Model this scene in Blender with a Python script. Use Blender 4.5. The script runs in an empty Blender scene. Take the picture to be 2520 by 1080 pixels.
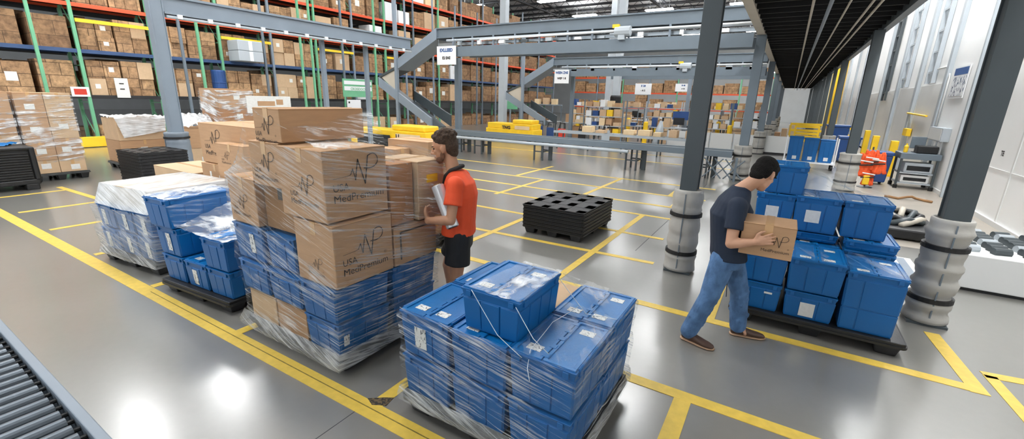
import bpy, bmesh, math, random
from mathutils import Vector, Matrix
random.seed(7)
SC = bpy.context.scene
COL = SC.collection

# ---------------------------------------------------------------- camera
def look_axes(yaw, pitch, roll):
    f = Vector((-math.sin(yaw)*math.cos(pitch), math.cos(yaw)*math.cos(pitch), -math.sin(pitch)))
    r = Vector((math.cos(yaw), math.sin(yaw), 0)); u = r.cross(f)
    r2 = r*math.cos(roll) + u*math.sin(roll); u2 = -r*math.sin(roll) + u*math.cos(roll)
    return r2, u2, f
cam_data = bpy.data.cameras.new('camera'); cam = bpy.data.objects.new('camera', cam_data); COL.objects.link(cam)
_r, _u, _f = look_axes(math.radians(31.4), math.radians(15.5), math.radians(1.55))
_m = Matrix((_r, _u, -_f)).transposed().to_4x4(); _m.translation = (0, 0, 2.13)
cam.matrix_world = _m
cam_data.sensor_fit = 'HORIZONTAL'; cam_data.sensor_width = 36.0; cam_data.lens = 1070.0/2520.0*36.0
cam_data.clip_start = 0.05; cam_data.clip_end = 400
SC.camera = cam

# ---------------------------------------------------------------- world, exposure
world = bpy.data.worlds.new('world'); SC.world = world; world.use_nodes = True
world.node_tree.nodes['Background'].inputs[0].default_value = (0.93, 0.97, 1.0, 1)
world.node_tree.nodes['Background'].inputs[1].default_value = 1.25
SC.view_settings.view_transform = 'Standard'; SC.view_settings.look = 'None'
SC.view_settings.gamma = 1.0; SC.view_settings.use_curve_mapping = False
SC.view_settings.exposure = 0.1
LAMP_STRENGTH = 33.0

# ---------------------------------------------------------------- helpers
def S(r, g, b):
    f = lambda c: (c/255.0/12.92) if c <= 10.3 else ((c/255.0+0.055)/1.055)**2.4
    return (f(r), f(g), f(b), 1.0)

def mat(name, color, rough=0.5, metal=0.0, noise=0.0, scale=6.0, bump=0.0, bscale=40.0, emit=0.0, coat=0.0, stretch=None, spec=0.5):
    m = bpy.data.materials.new(name); m.use_nodes = True
    nt = m.node_tree; b = nt.nodes['Principled BSDF']
    b.inputs['Base Color'].default_value = color; b.inputs['Roughness'].default_value = rough
    b.inputs['Metallic'].default_value = metal; b.inputs['Coat Weight'].default_value = coat
    b.inputs['Specular IOR Level'].default_value = spec
    if emit:
        b.inputs['Emission Color'].default_value = color; b.inputs['Emission Strength'].default_value = emit
    if noise or bump:
        tc = nt.nodes.new('ShaderNodeTexCoord'); mp = nt.nodes.new('ShaderNodeMapping')
        nt.links.new(tc.outputs['Object'], mp.inputs[0])
        if stretch: mp.inputs['Scale'].default_value = stretch
    if noise:
        n = nt.nodes.new('ShaderNodeTexNoise'); n.inputs['Scale'].default_value = scale; n.inputs['Detail'].default_value = 5
        nt.links.new(mp.outputs[0], n.inputs['Vector'])
        mr = nt.nodes.new('ShaderNodeMapRange'); mr.inputs[1].default_value = 0.3; mr.inputs[2].default_value = 0.7
        mr.inputs[3].default_value = 1-noise; mr.inputs[4].default_value = 1+noise
        nt.links.new(n.outputs[0], mr.inputs[0])
        mx = nt.nodes.new('ShaderNodeVectorMath'); mx.operation = 'SCALE'; mx.inputs[0].default_value = color[:3]
        nt.links.new(mr.outputs[0], mx.inputs['Scale']); nt.links.new(mx.outputs[0], b.inputs['Base Color'])
    if bump:
        n2 = nt.nodes.new('ShaderNodeTexNoise'); n2.inputs['Scale'].default_value = bscale; n2.inputs['Detail'].default_value = 4
        nt.links.new(mp.outputs[0], n2.inputs['Vector'])
        bp = nt.nodes.new('ShaderNodeBump'); bp.inputs['Strength'].default_value = bump; bp.inputs['Distance'].default_value = 0.02
        nt.links.new(n2.outputs[0], bp.inputs['Height']); nt.links.new(bp.outputs[0], b.inputs['Normal'])
    return m

def film_mat(name, low, high, a, b_, tint=(0.9, 0.93, 0.95), zf=34.0, shear=0.25, cover=0.5):
    """clear stretch film: see-through, with whitish streaks where it is doubled or creased"""
    m = bpy.data.materials.new(name); m.use_nodes = True; nt = m.node_tree; N = nt.nodes; L = nt.links
    for n in list(N): N.remove(n)
    out = N.new('ShaderNodeOutputMaterial'); geo = N.new('ShaderNodeNewGeometry'); sep = N.new('ShaderNodeSeparateXYZ')
    L.new(geo.outputs['Position'], sep.inputs[0])
    def mth(op, p, q):
        n = N.new('ShaderNodeMath'); n.operation = op
        for i, v in enumerate((p, q)):
            if isinstance(v, (int, float)): n.inputs[i].default_value = v
            else: L.new(v, n.inputs[i])
        return n.outputs[0]
    along = mth('ADD', sep.outputs[0], sep.outputs[1]); diff = mth('SUBTRACT', sep.outputs[0], sep.outputs[1])
    u = mth('MULTIPLY', along, 1.3); v = mth('MULTIPLY', mth('ADD', sep.outputs[2], mth('MULTIPLY', along, shear)), zf)
    v = mth('ADD', v, mth('MULTIPLY', diff, 3.0))
    cmb = N.new('ShaderNodeCombineXYZ'); L.new(u, cmb.inputs[0]); L.new(v, cmb.inputs[1]); L.new(mth('MULTIPLY', diff, 0.9), cmb.inputs[2])
    no = N.new('ShaderNodeTexNoise'); no.inputs['Scale'].default_value = 1.0; no.inputs['Detail'].default_value = 6; no.inputs['Roughness'].default_value = 0.62
    no.inputs['Distortion'].default_value = 0.6
    L.new(cmb.outputs[0], no.inputs['Vector'])
    nb = N.new('ShaderNodeTexNoise'); nb.inputs['Scale'].default_value = 3.2; nb.inputs['Detail'].default_value = 3
    L.new(geo.outputs['Position'], nb.inputs['Vector'])
    s = mth('ADD', no.outputs[0], mth('MULTIPLY', mth('SUBTRACT', nb.outputs[0], 0.5), cover))
    mr = N.new('ShaderNodeMapRange'); mr.inputs[1].default_value = a; mr.inputs[2].default_value = b_
    mr.inputs[3].default_value = low; mr.inputs[4].default_value = high; mr.clamp = True; L.new(s, mr.inputs[0])
    tr = N.new('ShaderNodeBsdfTransparent'); tr.inputs[0].default_value = (0.97, 0.98, 0.98, 1)
    p = N.new('ShaderNodeBsdfPrincipled'); p.inputs['Base Color'].default_value = (*tint, 1); p.inputs['Roughness'].default_value = 0.22
    p.inputs['Specular IOR Level'].default_value = 0.9
    bp = N.new('ShaderNodeBump'); bp.inputs['Strength'].default_value = 0.6; bp.inputs['Distance'].default_value = 0.02
    L.new(no.outputs[0], bp.inputs['Height']); L.new(bp.outputs[0], p.inputs['Normal'])
    mx = N.new('ShaderNodeMixShader'); L.new(mr.outputs[0], mx.inputs[0]); L.new(tr.outputs[0], mx.inputs[1]); L.new(p.outputs[0], mx.inputs[2])
    L.new(mx.outputs[0], out.inputs[0])
    return m

LABELS = {}
def tag(o, label, cat, group=None):
    o['label'] = label; o['category'] = cat
    if group: o['group'] = group
    LABELS.setdefault(label, []).append(o.name)
    return o
def thing(name, label, cat, loc=(0, 0, 0), rz=0.0, group=None):
    o = bpy.data.objects.new(name, None); COL.objects.link(o); o.empty_display_size = 0.1
    o.location = loc; o.rotation_euler = (0, 0, rz)
    return tag(o, label, cat, group)

class MB:
    def __init__(s): s.v = []; s.f = []
    def add(s, vs, fs):
        n = len(s.v); s.v += [tuple(v) for v in vs]; s.f += [tuple(i+n for i in f) for f in fs]; return s
    def box(s, x0, x1, y0, y1, z0, z1):
        return s.hexa([(x0,y0,z0),(x1,y0,z0),(x1,y1,z0),(x0,y1,z0)], [(x0,y0,z1),(x1,y0,z1),(x1,y1,z1),(x0,y1,z1)])
    def hexa(s, b, t):
        return s.add(list(b)+list(t), [(3,2,1,0),(4,5,6,7),(0,1,5,4),(1,2,6,5),(2,3,7,6),(3,0,4,7)])
    def prism(s, poly, axis, a0, a1):
        """poly in the two other axes, extruded along axis"""
        def P(p, a): return {'x': (a, p[0], p[1]), 'y': (p[0], a, p[1]), 'z': (p[0], p[1], a)}[axis]
        n = len(poly); vs = [P(p, a0) for p in poly]+[P(p, a1) for p in poly]
        return s.add(vs, [tuple(range(n-1, -1, -1)), tuple(range(n, 2*n))]+[(i, (i+1) % n, n+(i+1) % n, n+i) for i in range(n)])
    def cyl(s, p0, p1, r0, r1=None, n=12, caps=True):
        r1 = r0 if r1 is None else r1
        p0 = Vector(p0); p1 = Vector(p1); d = (p1-p0).normalized()
        a = d.cross(Vector((0, 0, 1)) if abs(d.z) < 0.9 else Vector((1, 0, 0))).normalized(); b = d.cross(a)
        vs = []
        for p, r in ((p0, r0), (p1, r1)):
            for i in range(n):
                t = 2*math.pi*i/n; vs.append(p+a*(r*math.cos(t))+b*(r*math.sin(t)))
        fs = [(i, (i+1) % n, n+(i+1) % n, n+i) for i in range(n)]
        if caps: fs += [tuple(range(n-1, -1, -1)), tuple(range(n, 2*n))]
        return s.add(vs, fs)
    def tube(s, pts, r, n=8):
        for a, b in zip(pts[:-1], pts[1:]): s.cyl(a, b, r, r, n)
        return s
    def path(s, pts, r, n=8):
        """one continuous tube"""
        pts = [Vector(p) for p in pts]; vs = []; fs = []
        for k, p in enumerate(pts):
            d = (pts[min(k+1, len(pts)-1)]-pts[max(k-1, 0)]).normalized()
            a = d.cross(Vector((0, 0, 1)) if abs(d.z) < 0.95 else Vector((1, 0, 0))).normalized(); b = d.cross(a)
            rr = r[k] if isinstance(r, (list, tuple)) else r
            vs += [p+a*(rr*math.cos(2*math.pi*i/n))+b*(rr*math.sin(2*math.pi*i/n)) for i in range(n)]
        for k in range(len(pts)-1):
            fs += [(k*n+i, k*n+(i+1) % n, (k+1)*n+(i+1) % n, (k+1)*n+i) for i in range(n)]
        m = len(pts)-1
        fs += [tuple(range(n-1, -1, -1)), tuple(range(m*n, m*n+n))]
        return s.add(vs, fs)
    def lathe(s, prof, c=(0, 0), n=24):
        vs = []; fs = []
        for r, z in prof: vs += [(c[0]+r*math.cos(2*math.pi*i/n), c[1]+r*math.sin(2*math.pi*i/n), z) for i in range(n)]
        for k in range(len(prof)-1): fs += [(k*n+i, k*n+(i+1) % n, (k+1)*n+(i+1) % n, (k+1)*n+i) for i in range(n)]
        m = len(prof)-1
        fs += [tuple(range(n-1, -1, -1)), tuple(range(m*n, m*n+n))]
        return s.add(vs, fs)
    def loft(s, rings):
        """rings of equal length, closed caps"""
        n = len(rings[0]); vs = [p for r in rings for p in r]; fs = []
        for k in range(len(rings)-1): fs += [(k*n+i, k*n+(i+1) % n, (k+1)*n+(i+1) % n, (k+1)*n+i) for i in range(n)]
        m = len(rings)-1
        fs += [tuple(range(n-1, -1, -1)), tuple(range(m*n, m*n+n))]
        return s.add(vs, fs)
    def grid(s, P, nu, nv):
        vs = [P(i/nu, j/nv) for j in range(nv+1) for i in range(nu+1)]
        return s.add(vs, [(j*(nu+1)+i, j*(nu+1)+i+1, (j+1)*(nu+1)+i+1, (j+1)*(nu+1)+i) for j in range(nv) for i in range(nu)])
    def mesh(s, name, m, smooth=False):
        me = bpy.data.meshes.new(name); me.from_pydata([tuple(v) for v in s.v], [], s.f); me.update()
        if m: me.materials.append(m)
        if smooth:
            for p in me.polygons: p.use_smooth = True
        return me
    def build(s, name, m, parent=None, bevel=0.0, smooth=False, seg=2, solid=0.0):
        o = bpy.data.objects.new(name, s.mesh(name, m, smooth)); COL.objects.link(o)
        if parent: o.parent = parent
        if solid:
            md = o.modifiers.new('thick', 'SOLIDIFY'); md.thickness = solid
        if bevel:
            md = o.modifiers.new('bevel', 'BEVEL'); md.width = bevel; md.segments = seg; md.limit_method = 'ANGLE'; md.angle_limit = math.radians(40)
        return o
def B(*a): return MB().box(*a)
def struct(o, kind='structure'): o['kind'] = kind; return o

# ---------------------------------------------------------------- materials
M = {}
M['blue'] = mat('tote_blue', S(2, 92, 156), 0.38, noise=0.05, scale=3, spec=0.5)
M['blue_lid'] = mat('tote_lid_blue', S(6, 106, 172), 0.34, noise=0.07, scale=9, bump=0.15, bscale=90)
M['black'] = mat('black_plastic', S(26, 27, 29), 0.45, noise=0.15, scale=9, bump=0.1, bscale=50)
M['pallet_grey'] = mat('pallet_edge_grey', S(64, 66, 66), 0.4, noise=0.15, scale=9)
M['card'] = mat('cardboard', S(184, 146, 110), 0.75, noise=0.06, scale=5, bump=0.05, bscale=30, stretch=(1, 1, 8))
M['card_light'] = mat('cardboard_light', S(202, 172, 138), 0.75, noise=0.06, scale=5)
M['card_dark'] = mat('cardboard_dark', S(150, 112, 74), 0.8, noise=0.1, scale=5)
M['card_cream'] = mat('cardboard_cream', S(226, 200, 160), 0.7, noise=0.05, scale=5)
M['card_red'] = mat('cardboard_reddish', S(166, 118, 76), 0.8, noise=0.1, scale=5)
M['tape'] = mat('packing_tape', S(205, 165, 118), 0.25)
M['tape_dark'] = mat('dark_tape', S(66, 58, 48), 0.3)
M['ink'] = mat('print_ink', S(46, 42, 40), 0.6)
M['white'] = mat('white_plastic', S(238, 240, 242), 0.4)
M['paper'] = mat('paper', S(232, 232, 228), 0.6, noise=0.05, scale=20)
M['steel'] = mat('painted_steel_grey', S(126, 138, 150), 0.42, noise=0.05, scale=2)
M['steel_mid'] = mat('steel_mid', S(104, 116, 126), 0.42, noise=0.05, scale=2)
M['steel_dark'] = mat('steel_dark', S(66, 74, 78), 0.45, noise=0.06, scale=2)
M['steel_light'] = mat('steel_light', S(176, 184, 190), 0.4, noise=0.04, scale=2)
M['zinc'] = mat('zinc', S(170, 178, 184), 0.28, metal=0.85, noise=0.06, scale=12)
M['roller'] = mat('roller_steel', S(104, 112, 120), 0.35, metal=0.75, noise=0.05, scale=12)
M['mezz_black'] = mat('mezzanine_black', S(22, 22, 23), 0.7, noise=0.1, scale=2)
M['beige'] = mat('beige_steel', S(190, 182, 168), 0.5, noise=0.05, scale=2)
M['pad'] = mat('grey_padding', S(168, 166, 160), 0.6, noise=0.08, scale=5, bump=0.15, bscale=18)
M['pad_blue'] = mat('blue_grey_padding', S(122, 132, 142), 0.5, noise=0.05, scale=4)
M['strap'] = mat('strap_black', S(24, 24, 25), 0.6)
M['green'] = mat('rack_green', S(108, 176, 136), 0.45, noise=0.08, scale=3)
M['orange'] = mat('rack_orange', S(222, 84, 44), 0.45, noise=0.08, scale=3)
M['yellow'] = mat('safety_yellow', S(246, 202, 40), 0.42, noise=0.06, scale=3)
M['rack_blue'] = mat('rack_blue', S(48, 76, 118), 0.45, noise=0.08, scale=3)
M['rack_black'] = mat('rack_black', S(36, 36, 38), 0.5, noise=0.1, scale=3)
M['concrete_line'] = mat('floor_tape_yellow', S(216, 184, 78), 0.4, noise=0.09, scale=14)
M['wall_white'] = mat('wall_white', S(246, 247, 246), 0.6, noise=0.02, scale=1)
M['wall_grey'] = mat('wall_grey', S(222, 223, 221), 0.6, noise=0.03, scale=1)
M['wall_far'] = mat('wall_far', S(190, 194, 196), 0.7, noise=0.05, scale=1)
M['roof'] = mat('roof_deck', S(214, 216, 218), 0.7, noise=0.1, scale=1)
M['truss'] = mat('truss_dark', S(48, 50, 54), 0.6)
M['lamp'] = mat('lamp_white', (1, 1, 1, 1), 0.5, emit=LAMP_STRENGTH)
M['blue_sign'] = mat('sign_blue', S(40, 82, 140), 0.5)
M['red'] = mat('red_paint', S(206, 58, 40), 0.5, noise=0.1, scale=6)
M['hivis'] = mat('hivis_orange', S(240, 92, 40), 0.7, noise=0.12, scale=14)
M['dark_blue'] = mat('bin_blue', S(34, 72, 130), 0.4, noise=0.06, scale=3)
M['film'] = film_mat('stretch_film', 0.02, 0.72, 0.49, 0.74, zf=50, shear=0.1)
M['film_strong'] = film_mat('stretch_film_strong', 0.03, 0.66, 0.485, 0.78, zf=46)
M['film_pallet'] = film_mat('stretch_film_pallet', 0.05, 0.9, 0.47, 0.66, zf=16, shear=0.08)
M['film_mid'] = film_mat('stretch_film_mid', 0.16, 0.66, 0.44, 0.74, zf=45)
M['film_heavy'] = film_mat('stretch_film_heavy', 0.5, 0.95, 0.36, 0.66, cover=0.6)
M['film_thin'] = film_mat('stretch_film_thin', 0.03, 0.5, 0.5, 0.8)
M['film_top'] = film_mat('stretch_film_top', 0.14, 0.92, 0.42, 0.64, zf=30, shear=0.1, cover=0.9)
def load_mat(name, c1, c2, sx, sy):
    m = bpy.data.materials.new(name); m.use_nodes = True; nt = m.node_tree; N = nt.nodes; L = nt.links; b = N['Principled BSDF']; b.inputs['Roughness'].default_value = 0.8
    g = N.new('ShaderNodeNewGeometry'); sp = N.new('ShaderNodeSeparateXYZ'); L.new(g.outputs['Position'], sp.inputs[0])
    ad = N.new('ShaderNodeMath'); L.new(sp.outputs[0], ad.inputs[0]); L.new(sp.outputs[1], ad.inputs[1])
    cb = N.new('ShaderNodeCombineXYZ'); L.new(ad.outputs[0], cb.inputs[0]); L.new(sp.outputs[2], cb.inputs[1])
    br = N.new('ShaderNodeTexBrick'); br.inputs['Scale'].default_value = 1.0; br.inputs['Brick Width'].default_value = sx; br.inputs['Row Height'].default_value = sy
    br.inputs['Mortar Size'].default_value = 0.010; br.inputs['Color1'].default_value = c1; br.inputs['Color2'].default_value = c2; br.inputs['Mortar'].default_value = S(92, 70, 50); br.inputs['Bias'].default_value = -0.1
    L.new(cb.outputs[0], br.inputs['Vector'])
    no = N.new('ShaderNodeTexNoise'); no.inputs['Scale'].default_value = 5.0; no.inputs['Detail'].default_value = 8; no.inputs['Roughness'].default_value = 0.7; L.new(g.outputs['Position'], no.inputs[0])
    mr = N.new('ShaderNodeMapRange'); mr.inputs[1].default_value = 0.32; mr.inputs[2].default_value = 0.68; mr.inputs[3].default_value = 0.45; mr.inputs[4].default_value = 1.45; L.new(no.outputs[0], mr.inputs[0])
    mx = N.new('ShaderNodeVectorMath'); mx.operation = 'SCALE'; L.new(br.outputs[0], mx.inputs[0]); L.new(mr.outputs[0], mx.inputs['Scale']); L.new(mx.outputs[0], b.inputs['Base Color'])
    return m
M['load_a'] = load_mat('rack_load_tan', S(182, 146, 108), S(150, 116, 84), 0.66, 0.42)
M['load_b'] = load_mat('rack_load_brown', S(146, 112, 80), S(172, 136, 100), 0.55, 0.36)
M['load_c'] = load_mat('rack_load_dark', S(122, 92, 66), S(156, 122, 88), 0.9, 0.48)
M['film_cord'] = mat('film_cord', S(225, 232, 238), 0.3)
M['strip_black'] = mat('black_glass', S(20, 22, 26), 0.2)

def floor_material():
    m = bpy.data.materials.new('polished_concrete'); m.use_nodes = True; nt = m.node_tree; N = nt.nodes; L = nt.links
    b = N['Principled BSDF']; tc = N.new('ShaderNodeTexCoord')
    n1 = N.new('ShaderNodeTexNoise'); n1.inputs['Scale'].default_value = 0.6; n1.inputs['Detail'].default_value = 3
    n2 = N.new('ShaderNodeTexNoise'); n2.inputs['Scale'].default_value = 14; n2.inputs['Detail'].default_value = 4
    L.new(tc.outputs['Object'], n1.inputs['Vector']); L.new(tc.outputs['Object'], n2.inputs['Vector'])
    ad = N.new('ShaderNodeMath'); ad.operation = 'MULTIPLY_ADD'; ad.inputs[1].default_value = 0.3
    L.new(n2.outputs[0], ad.inputs[0]); L.new(n1.outputs[0], ad.inputs[2])
    mr = N.new('ShaderNodeMapRange'); mr.inputs[1].default_value = 0.3; mr.inputs[2].default_value = 1.0; mr.inputs[3].default_value = 0.9; mr.inputs[4].default_value = 1.1
    L.new(ad.outputs[0], mr.inputs[0])
    vs = N.new('ShaderNodeVectorMath'); vs.operation = 'SCALE'; vs.inputs[0].default_value = S(126, 124, 119)[:3]
    L.new(mr.outputs[0], vs.inputs['Scale']); L.new(vs.outputs[0], b.inputs['Base Color'])
    b.inputs['Roughness'].default_value = 0.32; b.inputs['Specular IOR Level'].default_value = 0.5
    b.inputs['Coat Weight'].default_value = 1.0; b.inputs['Coat Roughness'].default_value = 0.2; b.inputs['Coat IOR'].default_value = 1.95
    return m
M['floor'] = floor_material()

def marks_mat(name, base, ink, scale, thresh, stretch):
    m = bpy.data.materials.new(name); m.use_nodes = True; nt = m.node_tree; N = nt.nodes; L = nt.links; b = N['Principled BSDF']
    tc = N.new('ShaderNodeTexCoord'); mp = N.new('ShaderNodeMapping'); mp.inputs['Scale'].default_value = stretch
    no = N.new('ShaderNodeTexNoise'); no.inputs['Scale'].default_value = scale; no.inputs['Detail'].default_value = 2
    L.new(tc.outputs['Object'], mp.inputs[0]); L.new(mp.outputs[0], no.inputs[0])
    cr = N.new('ShaderNodeValToRGB'); cr.color_ramp.interpolation = 'CONSTANT'
    cr.color_ramp.elements[0].color = base; cr.color_ramp.elements[1].position = thresh; cr.color_ramp.elements[1].color = ink
    L.new(no.outputs[0], cr.inputs[0]); L.new(cr.outputs[0], b.inputs['Base Color']); b.inputs['Roughness'].default_value = 0.5
    return m
M['card_label'] = marks_mat('printed_label', S(228, 228, 224), S(110, 112, 116), 30, 0.6, (2.5, 2.5, 1))
M['label_plain'] = mat('label_plain', S(214, 216, 216), 0.5, noise=0.05, scale=30)
M['poly_print'] = marks_mat('poster_print', S(235, 238, 240), S(70, 86, 110), 9, 0.56, (1, 2, 1))

# ================================================================ THE SETTING
CEIL = 11.2
struct(MB().box(-60, 3.7, -8, 110, -0.2, 0).build('floor', M['floor']))
struct(MB().box(-60, 3.9, -8, 110, CEIL+0.3, CEIL+0.5).build('ceiling', M['roof']))
struct(MB().box(3.7, 4.0, -8, 110, 0, CEIL+0.3).build('wall_right', M['wall_white']))
struct(MB().box(-60, 4.0, 72, 72.3, 0, CEIL+0.3).build('wall_back', M['wall_far']))
struct(MB().box(-60.3, -60, -8, 110, 0, CEIL+0.3).build('wall_left', M['wall_far']))
TRIM = [0]
def trim(mb, m, bevel=0.0):
    TRIM[0] += 1; o = mb.build('trim_%d' % TRIM[0], m, bevel=bevel); return struct(o)
# roof: joists along x, girders along y
for k in range(27):
    y = 6+k*2.4
    mb = MB(); mb.box(-58, 3.6, y-0.05, y+0.05, CEIL+0.16, CEIL+0.3); mb.box(-58, 3.6, y-0.04, y+0.04, CEIL-0.42, CEIL-0.34)
    n = 46
    for i in range(n):
        x0 = -56+i*1.3; mb.cyl((x0, y, CEIL-0.38), (x0+0.65, y, CEIL+0.22), 0.022, n=4, caps=False); mb.cyl((x0+0.65, y, CEIL+0.22), (x0+1.3, y, CEIL-0.38), 0.022, n=4, caps=False)
    trim(mb, M['truss'])
for k in range(6):
    x = -1-k*10.5
    mb = MB(); mb.box(x-0.1, x+0.1, -6, 108, CEIL-0.75, CEIL-0.62); mb.box(x-0.1, x+0.1, -6, 108, CEIL-0.1, CEIL)
    for i in range(40):
        y0 = -4+i*2.4; mb.cyl((x, y0, CEIL-0.68), (x, y0+1.2, CEIL-0.05), 0.035, n=4, caps=False); mb.cyl((x, y0+1.2, CEIL-0.05), (x, y0+2.4, CEIL-0.68), 0.035, n=4, caps=False)
    trim(mb, M['truss'])

# floor markings (each strip its own piece of trim, lying on the concrete)
def lineX(y, x0, x1, w=0.1): trim(B(x0, x1, y-w/2, y+w/2, 0.0, 0.004), M['concrete_line'])
def lineY(x, y0, y1, w=0.1): trim(B(x-w/2, x+w/2, y0, y1, 0.0, 0.0032), M['concrete_line'])
def lineD(p, q, w=0.1):
    p = Vector((*p, 0)); q = Vector((*q, 0)); n = Vector((-(q-p).y, (q-p).x, 0)).normalized()*(w/2); u = Vector((0, 0, 0.0036))
    trim(MB().hexa([p+n, p-n, q-n, q+n], [p+n+u, p-n+u, q-n+u, q+n+u]), M['concrete_line'])
lineD((-17, 1.46), (-1.0, 1.72), 0.14)
lineD((-1.0, 1.72), (0.2, 1.74), 0.14)
for x, y in ((-2.17, 2.1), (-3.97, 2.0), (-5.75, 2.2), (-7.5, 2.3), (-9.38, 2.6), (-11.1, 2.75), (-12.9, 2.75)): lineY(x, 1.72, y, 0.1)
lineD((-13.4, 2.77), (-8.0, 3.02), 0.1)
lineX(3.1, -0.9, 0.6, 0.11); lineY(-0.33, 1.8, 3.05, 0.12)
lineX(4.5, -4.6, 1.68, 0.11); lineY(-0.37, 4.55, 5.6, 0.12); lineD((1.63, 4.44), (1.55, 5.5), 0.12)
lineD((1.78, 4.82), (1.86, 3.7), 0.09); lineD((1.74, 4.82), (3.0, 5.05), 0.1)
lineD((-5.9, 5.62), (-1.25, 5.82), 0.09); lineY(-3.86, 4.55, 6.95, 0.1); lineY(-2.12, 4.55, 8.4, 0.1)
lineX(7.02, -8.0, -1.4, 0.09); lineY(-5.48, 8.2, 10.6, 0.1); lineX(8.4, -6.2, -1.3, 0.09)
lineX(9.42, -9.5, -1.3, 0.1); lineY(-3.8, 9.4, 12.3, 0.1); lineX(10.6, -10.5, -1.3, 0.1); lineY(-1.8, 9.5, 11.3, 0.1)
lineX(12.2, -12, -1.3, 0.11); lineY(-6.4, 10.7, 13.0, 0.11); lineY(-2.1, 10.6, 12.2, 0.1)
lineX(16.5, -14, -1.3, 0.12); lineX(18.8, -14, -1.3, 0.12)
# concrete joints
trim(B(-2.24, -2.235, 1.0, 1.75, 0, 0.001), M['truss']); trim(B(-1.62, -1.61, 6.2, 13, 0, 0.001), M['truss'])

M['seam'] = mat('tape_seam', S(120, 104, 40), 0.6, noise=0.3, scale=30)
for a, b_ in (((-5.6, 1.655), (-3.4, 1.69)), ((-3.4, 1.69), (-1.0, 1.73))):
    p = Vector((*a, 0)); q = Vector((*b_, 0)); n = Vector((-(q-p).y, (q-p).x, 0)).normalized()*0.004; u = Vector((0, 0, 0.0048)); trim(MB().hexa([p+n, p-n, q-n, q+n], [p+n+u, p-n+u, q-n+u, q+n+u]), M['seam'])
M['scuff'] = marks_mat('scuffed_tape', S(104, 88, 60), S(40, 38, 36), 60, 0.5, (1, 1, 1))
trim(MB().prism([(-2.27, 1.77), (-2.19, 1.74), (-2.10, 1.79), (-2.12, 1.88), (-2.18, 1.84)], 'z', 0.0, 0.0055), M['scuff'])
M['lit_floor'] = mat('painted_floor_light', S(158, 151, 140), 0.4, noise=0.07, scale=2)
trim(B(1.78, 3.66, 9.0, 64, 0.0, 0.002), M['lit_floor'])  # paler strip over the same floor: brighter light by the wall painted as colour
# right wall: recessed lower panels, seams and pilasters
for y0, y1 in ((17.9, 20.4), (21.3, 23.8), (25, 28), (29, 32)):
    trim(B(3.66, 3.7, y0, y1, 0.0, 2.9), M['wall_grey'], 0.01)
for y, w in ((15.0, 0.1), (17.55, 0.22), (20.9, 0.3), (24.4, 0.3), (28.5, 0.3), (32.5, 0.3), (37, 0.3), (41, 0.3), (46, 0.3), (51, 0.3)):
    trim(B(3.6, 3.7, y-w/2, y+w/2, 0, CEIL), M['steel_light'], 0.008)
for y in (11.75, 13.9, 8.6): trim(B(3.685, 3.7, y-0.03, y+0.03, 0, CEIL), M['wall_grey'])
trim(B(3.69, 3.7, 2, 15, 1.02, 1.04), M['wall_grey'])
struct(B(3.66, 3.7, -2, 34, 0, 0.1).build('baseboard_right', M['wall_grey']))
trim(B(3.5, 3.7, 57, 63.5, 0, 7.5), M['yellow'])
trim(B(3.45, 3.7, 49, 51, 0, 7.5), M['yellow'])

# ceiling lamps; the last two loops are added for their light
def ceiling_lamp(x, y, z=CEIL-0.8, L=1.25, W=0.32, alongx=True):
    t = thing('ceiling_light', 'white high-bay strip lamp hung under the dark roof trusses', 'ceiling light', (x, y, z), 0 if alongx else math.pi/2, 'high-bay lamps under the roof')
    mb = MB(); mb.box(-L, L, -W*0.35, W*0.35, 0.06, 0.13); mb.cyl((-L*0.7, 0, 0.1), (-L*0.7, 0, 0.8), 0.012, n=5); mb.cyl((L*0.7, 0, 0.1), (L*0.7, 0, 0.8), 0.012, n=5)
    mb.build('housing', M['white'], t)
    MB().box(-L+0.02, L-0.02, -W+0.01, W-0.01, 0.0, 0.06).build('diffuser', M['lamp'], t)
for x in (-4.6, -11.8, -19.2):
    for y in (-1.5, 4.6, 10.5, 16.5, 23, 30, 37, 44.5, 52, 61):
        if x == -19.2 and y < 0: continue
        ceiling_lamp(x, y)
for y in (2.0, 6, 10, 14, 18, 23, 29, 36, 44, 54): ceiling_lamp(2.75, y, z=8.6, alongx=False, L=1.8, W=0.32)
for y in (20, 36, 52): ceiling_lamp(-27, y)
for x, y in ((-16.2, 1.5), (-19.2, 1.5), (-19.2, 7.7), (-8.2, -0.6), (-15.5, -1.5)): ceiling_lamp(x, y)  # unseen lamps added to brighten the near aisle floor and its reflection
for y in (64.0,):
    for x in (0.3, -2.5): ceiling_lamp(x, y, z=6.0)  # lamps added beyond the mezzanine end to lighten the far wall
# ================================================================ builders: totes, pallets, cartons, film
def Rz(x, y, a): return (x*math.cos(a)-y*math.sin(a), x*math.sin(a)+y*math.cos(a))

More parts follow.
